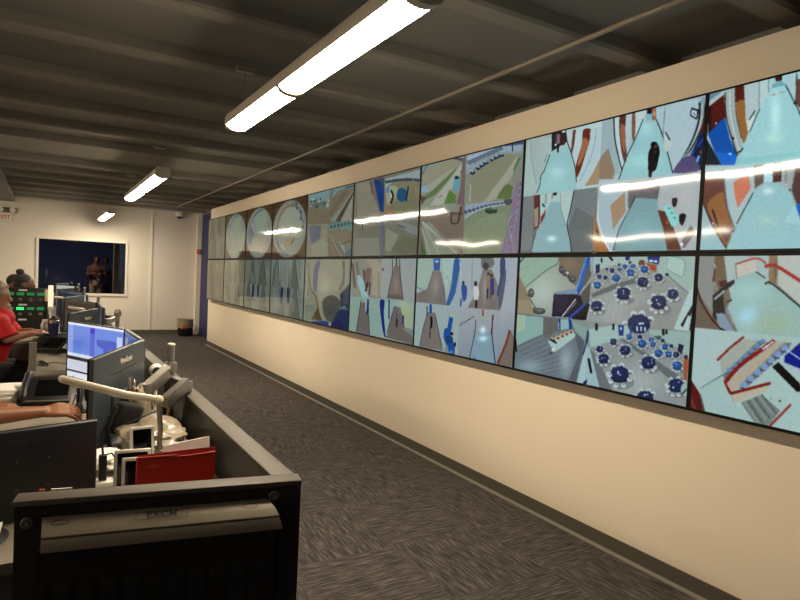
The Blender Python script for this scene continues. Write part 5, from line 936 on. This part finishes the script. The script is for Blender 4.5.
t = thing('clear_bottle', 'clear round-shouldered glass jar between tumbler and slate monitor', 'jar', (.02, 6.25, .8405))
MB().lathe([(.035,0),(.04,.02),(.04,.10),(.025,.12)]).build('jar_body', 'alu', t); MB().lathe([(.027,.12),(.027,.14)]).build('jar_lid', 'white', t)
bpy.data.objects['clear_bottle'].name = 'glass_jar'

# green lit key panel
t = thing('radio_key_panel', 'black rounded radio panel with two rows of green lit keys', 'radio panel', (-.145, 6.9, .7705), 0)
MB().box((0,.04,.235), (.37,.07,.46), bev=.03, seg=4).build('case', 'blackpl', t); MB().box((0,.05,.01), (.22,.16,.02), bev=.004).build('foot', 'matblack', t)
for r_ in range(2):
    for k in range(4):
        z_ = (.405, .262)[r_]; x_ = -.135+k*.085
        MB().box((x_, .002, z_), (.062,.006,.028), bev=.003).build('lit_key', 'greenhi' if (r_ == 1 and k == 1) else 'green', t)
        MB().lathe([(.018,0),(.018,.008),(.012,.014)], (x_, .006, z_-.055), R=RX(PI/2), seg=16).build('knob', 'knob', t)
for z_ in (.442, .300, .155): MB().box((-.03, .003, z_), (.07,.004,.016)).build('paper_label', 'paper', t)
# small tube lamp beyond it
t = thing('tube_lamp', 'upright glowing tube lamp on a white stem right of the green key panel', 'lamp', (.058, 6.75, .77))
MB().tube([(0,0,.295), (0,0,.50)], .021, 16).build('tube', 'tubelamp', t); MB().lathe([(.022,.27),(.022,.295)]).build('socket', 'white', t); MB().tube([(0,0,.0),(0,0,.27)], .008, 10).build('stem', 'white', t); MB().lathe([(.05,0),(.05,.01),(.01,.014)]).build('base', 'white', t); MB().tube([(0.02,.0,.39),(.10,.0,.385)], .010, 10, 'round').build('side_arm', 'white', t); MB().box((-.03,.02,.40), (.04,.02,.11), bev=.006).build('ballast_box', 'cream', t)
# small things on far desks
for k, (x, y, l, c1) in enumerate(((.30, 5.86, 'small cream task light head over the second desk', 'cream'), (.46, 7.02, 'white clamp lamp by the third monitor pole', 'white'), (.44, 9.4, 'white clamp lamp by the fourth monitor pole', 'white'))):
    t = thing('clamp_lamp', l, 'lamp', (x, y, .77 if y > 6.4 else .84)); hh = .26 if k == 0 else .20
    MB().lathe([(.03,0),(.03,.012),(.007,.014),(.007,hh)]).build('stem', 'alu', t); MB().tube([(0,0,hh),(-.11,-.03,hh+.02)], .013, 12, 'round').build('lamp_head', c1, t)

# ------------------------------------------------------------------ chairs
def chair(label, loc, rz):
    r = thing('office_chair', label, 'chair', loc, rz, 'black office chairs')     # faces local +x
    MB().box((.0,0,.425), (.48,.48,.07), bev=.03, seg=3).build('seat', 'mesh', r)
    MB().box((-.26,0,.80), (.06,.44,.50), RY(-.12), bev=.028, seg=3).build('backrest', 'mesh', r)
    MB().tube([(-.20,0,.44),(-.30,0,.50),(-.29,0,.75)], .018, 10).build('back_post', 'blackpl', r)
    for s in (-1, 1):
        MB().tube([(0,s*.24,.45),(0,s*.29,.50),(0,s*.29,.66)], .015, 10).build('arm_post', 'blackpl', r); MB().box((.02,s*.29,.675), (.26,.07,.03), bev=.012, seg=3).build('armrest', 'mesh', r)
    MB().tube([(0,0,.10),(0,0,.39)], .026, 14).build('gas_column', 'chrome', r)
    for k in range(5):
        a = k*2*PI/5; q = MB().tube([(0,0,.11),(.28*math.cos(a),.28*math.sin(a),.075)], [.022,.014], 10).build('leg', 'blackpl', r)
        MB().lathe([(.026,-.018),(.028,0),(.026,.018)], (.28*math.cos(a),.28*math.sin(a),.028), R=RZ(a+PI/2) @ RY(PI/2), seg=16).build('caster', 'matblack', q)
    return r
ch0 = chair('black office chair under the lady in the red shirt', (-.46, 5.90, 0), 0)
def another(label, loc, rz):
    c_ = copy_tree(ch0); place(c_, loc, rz); c_['label'] = label; return c_
another('black office chair of the operator whose hand rests on the near desk', (-.80, 3.08, 0), 0)
another('black office chair at the third desk behind the green key panel, nearer one', (-.42, 8.2, 0), 0)
another('black office chair at the third desk behind the green key panel, farther one', (-.36, 9.3, 0), 0)

# ------------------------------------------------------------------ people (one skinned surface each, clothes and hair as children)
def remeshed(mb, name, m, parent, vox, sm=3):
    o = mb.build(name, m, parent, smooth=True)
    md = o.modifiers.new('Remesh', 'REMESH'); md.mode = 'VOXEL'; md.voxel_size = vox; md.use_smooth_shade = True
    s_ = o.modifiers.new('Smooth', 'SMOOTH'); s_.factor = .5; s_.iterations = sm
    return o
def head(mb, c, up=None, R=None, s=1.):
    R = R or Matrix.Identity(3); C_ = Vector(c)
    def at(p): return C_+R @ (Vector(p)*s)
    mb.ball(at((0,0,.015)), (.098*s,.076*s,.100*s), 28, R); mb.ball(at((.022,0,-.045)), (.068*s,.060*s,.070*s), 24, R)
    mb.tube([at((.082,0,.015)), at((.103,0,-.022))], [.009*s,.015*s], 10, 'round')          # nose
    mb.tube([at((.070,-.030,.028)), at((.084,0,.034)), at((.070,.030,.028))], .010*s, 8, 'round')     # brow
    mb.tube([at((.079,-.020,-.060)), at((.088,0,-.060)), at((.079,.020,-.060))], .008*s, 8, 'round')  # mouth
    mb.ball(at((.068,0,-.095)), (.024*s,.024*s,.018*s), 12, R)                                 # chin
    for q in (-1, 1): mb.ball(at((-.005,q*.078,-.005)), (.018*s,.010*s,.030*s), 12, R)
    return at
def hand(mb, w_, d, up, side, curl=.5, s=1.):
    """w_: wrist, d: direction of fingers, up: back of the hand, side: +1 thumb on the left of d"""
    d = Vector(d).normalized(); up = Vector(up).normalized(); lat = up.cross(d).normalized(); up = d.cross(lat).normalized()
    w_ = Vector(w_)
    P = lambda a, b, c: w_+(d*a+lat*b+up*c)*s
    for b0 in (-.026, -.009, .009, .026): mb.tube([P(0,b0*.6,0), P(.045,b0*.9,.002), P(.088,b0,0)], [.015*s,.0145*s,.0115*s], 10, 'round')
    for b0, L in ((-.030,.062), (-.010,.078), (.010,.084), (.030,.074)):
        pts = [P(.085,b0,0)]; a = .15*curl; x, z = .085, 0
        for f_ in (.42, .32, .26): 
            a += curl*.55; x += L*f_*math.cos(a); z -= L*f_*math.sin(a); pts.append(P(x, b0*1.12, z))
        mb.tube(pts, [.0098*s,.0088*s,.0080*s,.0068*s], 10, 'round')
    t_ = side; mb.tube([P(.015,t_*.022,-.004), P(.048,t_*.050,-.014), P(.075,t_*.058,-.022), P(.098,t_*.050,-.030)], [.014*s,.012*s,.0105*s,.0085*s], 10, 'round')
def seated(label, loc, rz, skin, top, hair, arms, vox=.007, hairkind='curly', sleeve='long', lean=.10, sr=0., hx=.045, extra=None, low=0., hup=(0,0,1)):
    """faces local +x; arms: list of (side, elbow, wrist, finger direction)"""
    r = thing('person', label, 'person', loc, rz)
    b_ = MB(); lx = lean
    hip = Vector((0,0,.58)); chest = Vector((lx*.8,0,.93-low)); sh = Vector((lx,0,1.04-low)); hd = Vector((lx+hx,0,1.225-low))
    b_.tube([hip-Vector((0,0,.03)), (lx*.3,0,.70), chest, sh], [.15,.14,.145,.10], 20, 'round', sq=(1.15,.85))
    b_.tube([sh-Vector((0,0,.03)), (lx+.02,0,1.12), hd-Vector((.005,0,.05))], [.075,.052,.052], 16)
    at = head(b_, hd)
    for s in (-1, 1):
        b_.tube([(0,s*.10,.575), (.22,s*.12,.575), (.43,s*.13,.54)], [.095,.085,.062], 16, 'round'); b_.tube([(.43,s*.13,.53), (.44,s*.13,.30), (.43,s*.13,.10)], [.060,.055,.038], 14, 'round'); b_.tube([(.41,s*.13,.055), (.50,s*.14,.045), (.60,s*.145,.035)], [.042,.040,.030], 12, 'round')
        b_.tube([sh+Vector((0,s*.05,0)), sh+Vector((0,s*.175,-.015))], [.06,.058], 14, 'round')
    for s, el, wr, fd in arms:
        S_ = sh+Vector((0,s*.18,-.02)); b_.tube([S_, (S_+Vector(el))/2, el], [.054,.048,.038], 14, 'round'); b_.tube([el, Vector(el).lerp(Vector(wr), .35), wr], [.038,.038,.024], 14, 'round'); hand(b_, wr, fd, hup, 1 if s < 0 else -1, .62)
    remeshed(b_, 'body', skin, r, vox)
    t_ = MB(); g = .016
    t_.tube([hip-Vector((0,0,.06)), (lx*.3,0,.70), chest, sh], [.15+g+.01,.14+g+.01,.145+g,.10+g], 20, 'round', sq=(1.15,.9))
    for s, el, wr, fd in arms:
        S_ = sh+Vector((0,s*.18,-.02)); t_.tube([sh+Vector((0,s*.05,0)), S_], [.06+g,.058+g], 14, 'round')
        e = Vector(el)
        if sleeve == 'short': t_.tube([S_, S_.lerp(e, .95)], [.056+g,.056+g+sr], 14)
        else: t_.tube([S_, e, e.lerp(Vector(wr), .85)], [.056+g,.04+g,.030+g*.7], 14, 'round')
    remeshed(t_, 'shirt', top, r, .012)
    p_ = MB()
    for s in (-1, 1): p_.tube([(0,s*.10,.575), (.22,s*.12,.575), (.435,s*.13,.54)], [.11,.097,.075], 16, 'round'); p_.tube([(.435,s*.13,.53), (.44,s*.13,.30), (.43,s*.13,.11)], [.073,.068,.060], 14)
    p_.tube([(-.02,0,.58), (0,0,.66)], [.16,.15], 18, 'round'); remeshed(p_, 'trousers', 'blackcloth', r, .014)
    for s in (-1, 1):
        mbs = MB().ball((.51,s*.14,.048), (.115,.050,.047), 20); 
        mbs.floor_at(.002)
        mbs.build('shoe', 'matblack', r)
        MB().ball(at((.079,s*.030,.012)), .0095, 12).build('eye', 'eye', r)
    MB().tube([at((.088,-.018,-.060)), at((.0965,0,-.060)), at((.088,.018,-.060))], .0045, 8, 'round').build('lips', 'lip', r)
    h_ = MB()
    if hairkind == 'curly':
        R_ = random.Random(3)
        h_.ball(at((-.022,0,.052)), (.105,.098,.082), 24); h_.ball(at((-.055,0,-.01)), (.075,.092,.085), 20)
        for k in range(70):
            a = R_.uniform(0, 2*PI); e = R_.uniform(-.2, 1.4); x = -.022+.10*math.cos(a)*math.cos(e); y = .095*math.sin(a)*math.cos(e); z = .045+.085*math.sin(e)
            if x > .05 and z < .07: continue
            h_.ball(at((x,y,z)), R_.uniform(.014,.024), 8)
    elif hairkind == 'bun':
        h_.ball(at((-.018,0,.042)), (.098,.084,.085), 24); h_.ball(at((-.055,0,-.005)), (.060,.076,.07), 20); h_.ball(at((-.045,0,.145)), (.045,.045,.035), 16)
    else: h_.ball(at((-.014,0,.038)), (.094,.080,.086), 24)
    remeshed(h_, 'hair', hair, r, .008, 2)
    if extra == 'glasses':
        g_ = MB()
        for s in (-1, 1): g_.tube([at((.093, s*.032+.022*math.cos(a), .012+.018*math.sin(a))) for a in [i*2*PI/16 for i in range(17)]], .0018, 6); g_.tube([at((.090,s*.053,.018)), at((.01,s*.082,.012))], .0018, 6)
        g_.tube([at((.094,-.010,.016)), at((.094,.010,.016))], .0018, 6); g_.build('glasses', 'wire', r)
    return r
seated('person in a red short-sleeved shirt and glasses, grey curly hair, writing at the second desk', (-.44, 5.90, 0), 0, 'skinB', 'redcloth', 'greyhair',
       [(-1, (.19,-.20,.87), (.36,-.10,.905), (1,.25,-.12)), (1, (.20,.22,.87), (.36,.10,.905), (1,-.25,-.12))], .0055, 'curly', 'short', .14, .028, -.035, 'glasses', .035)
seated('person at the left edge whose bare brown forearm rests on the near desk', (-.76, 3.12, 0), 0, 'skinA', 'blackcloth', 'blackhair',
       [(-1, (.50,-.16,.850), (.775,-.10,.846), (1,.05,-.02)), (1, (.30,.22,.84), (.54,.14,.83), (1,-.2,-.1))], .0042, 'short', 'short', .16, hup=(0,-.55,.85))
seated('person with dark hair in a top bun, seated just behind the green key panel', (-.28, 8.2, 0), 0, 'skinC', 'blackcloth', 'blackhair',
       [(-1, (.15,-.22,.84), (.36,-.14,.83), (1,.2,-.1)), (1, (.15,.22,.84), (.36,.14,.83), (1,-.2,-.1))], .009, 'bun', 'long', .04)
seated('person bending low with a brown head, left of the one with the bun', (-.44, 8.95, -.02), -.3, 'skinA', 'blackcloth', 'blackhair',
       [(-1, (.15,-.22,.84), (.36,-.14,.83), (1,.2,-.1)), (1, (.15,.22,.84), (.36,.14,.83), (1,-.2,-.1))], .009, 'short', 'long', .10)
t = thing('pen', 'silver pen held upright in the hand of the person in red', 'pen', (-.015, 5.80, .90)); MB().tube([(0,0,-.02), (.03,-.01,.11)], .004, 8, 'round').build('barrel', 'chrome', t)

def standing(label, loc, rz, skin, top, pants, vox=.012):
    r = thing('person', label, 'person', loc, rz); b_ = MB()
    b_.tube([(0,0,.93), (0,0,1.12), (0,0,1.32), (0,0,1.43)], [.135,.12,.14,.09], 18, 'round', sq=(1.2,.75)); b_.tube([(0,0,1.43),(0,0,1.53)], .052, 12); at = head(b_, (.01,0,1.61))
    A = []
    for s in (-1, 1):
        b_.tube([(0,s*.09,.92), (.01,s*.10,.50), (0,s*.10,.10)], [.09,.062,.042], 14, 'round'); b_.tube([(-.02,s*.10,.05), (.16,s*.11,.035)], [.042,.032], 12, 'round')
        el = Vector((.04,s*.25,1.12)); wr = Vector((.24,s*.10,1.20)); A.append((s, el, wr)); b_.tube([(0,s*.05,1.40),(0,s*.19,1.38)], .055, 12, 'round'); b_.tube([(0,s*.20,1.38), el], [.050,.038], 12, 'round'); b_.tube([el, wr], [.036,.024], 12, 'round'); hand(b_, wr, (1,-s*.3,.1), (0,0,1), -s, .8)
    remeshed(b_, 'body', skin, r, vox)
    t_ = MB(); t_.tube([(0,0,.88), (0,0,1.12), (0,0,1.32), (0,0,1.43)], [.16,.15,.165,.11], 18, 'round', sq=(1.25,.85))
    for s, el, wr in A: t_.tube([(0,s*.05,1.40),(0,s*.20,1.38), el, el.lerp(wr,.8)], [.07,.07,.055,.04], 12, 'round')
    remeshed(t_, 'jacket', top, r, .014); p_ = MB(); p_.tube([(0,0,.86),(0,0,.96)], .155, 18, 'round')
    for s in (-1, 1): p_.tube([(0,s*.09,.88), (.01,s*.10,.50), (0,s*.10,.09)], [.108,.082,.072], 14)
    remeshed(p_, 'trousers', pants, r, .014)
    h_ = MB(); h_.ball(at((-.014,0,.038)), (.096,.082,.086), 24); remeshed(h_, 'hair', 'blackhair', r, .01, 2)
    for s in (-1, 1):
        mbs = MB().ball((.06,s*.105,.04), (.14,.05,.042), 16)
        mbs.floor_at(.002)
        mbs.build('shoe', 'matblack', r)
    return r
standing('person in a brown jacket and tan trousers standing behind the far window', (1.43, 21.5, 0), -PI/2, 'skinA', 'browncloth', 'tan')
standing('person in dark clothes at right, standing behind the far window', (1.76, 22.1, 0), -PI/2-.4, 'skinC', 'navycloth', 'navycloth')

# ------------------------------------------------------------------ camera, world, colour management
f_, yaw, pitch, roll = 601.2957, .5353, .0369, .0457
F = Vector((math.sin(yaw)*math.cos(pitch), math.cos(yaw)*math.cos(pitch), -math.sin(pitch)))
r0 = Vector((math.cos(yaw), -math.sin(yaw), 0)); u0 = r0.cross(F)
rr = r0*math.cos(roll)+u0*math.sin(roll); uu = -r0*math.sin(roll)+u0*math.cos(roll)
cam = bpy.data.cameras.new('camera'); cam.sensor_fit = 'HORIZONTAL'; cam.sensor_width = 36; cam.lens = 36*f_/800; cam.clip_start = .02; cam.clip_end = 100
co = bpy.data.objects.new('camera', cam); COL.objects.link(co)
Mx = Matrix((rr, uu, -F)).transposed().to_4x4(); Mx.translation = (0, 0, 1.5); co.matrix_world = Mx
bpy.context.scene.camera = co
w_ = bpy.data.worlds.new('world'); bpy.context.scene.world = w_; w_.use_nodes = True
w_.node_tree.nodes['Background'].inputs['Color'].default_value = (.02,.02,.02,1); w_.node_tree.nodes['Background'].inputs['Strength'].default_value = .3
vs = bpy.context.scene.view_settings; vs.view_transform = 'Standard'; vs.look = 'None'; vs.gamma = 1; vs.use_curve_mapping = False; vs.exposure = 0.0
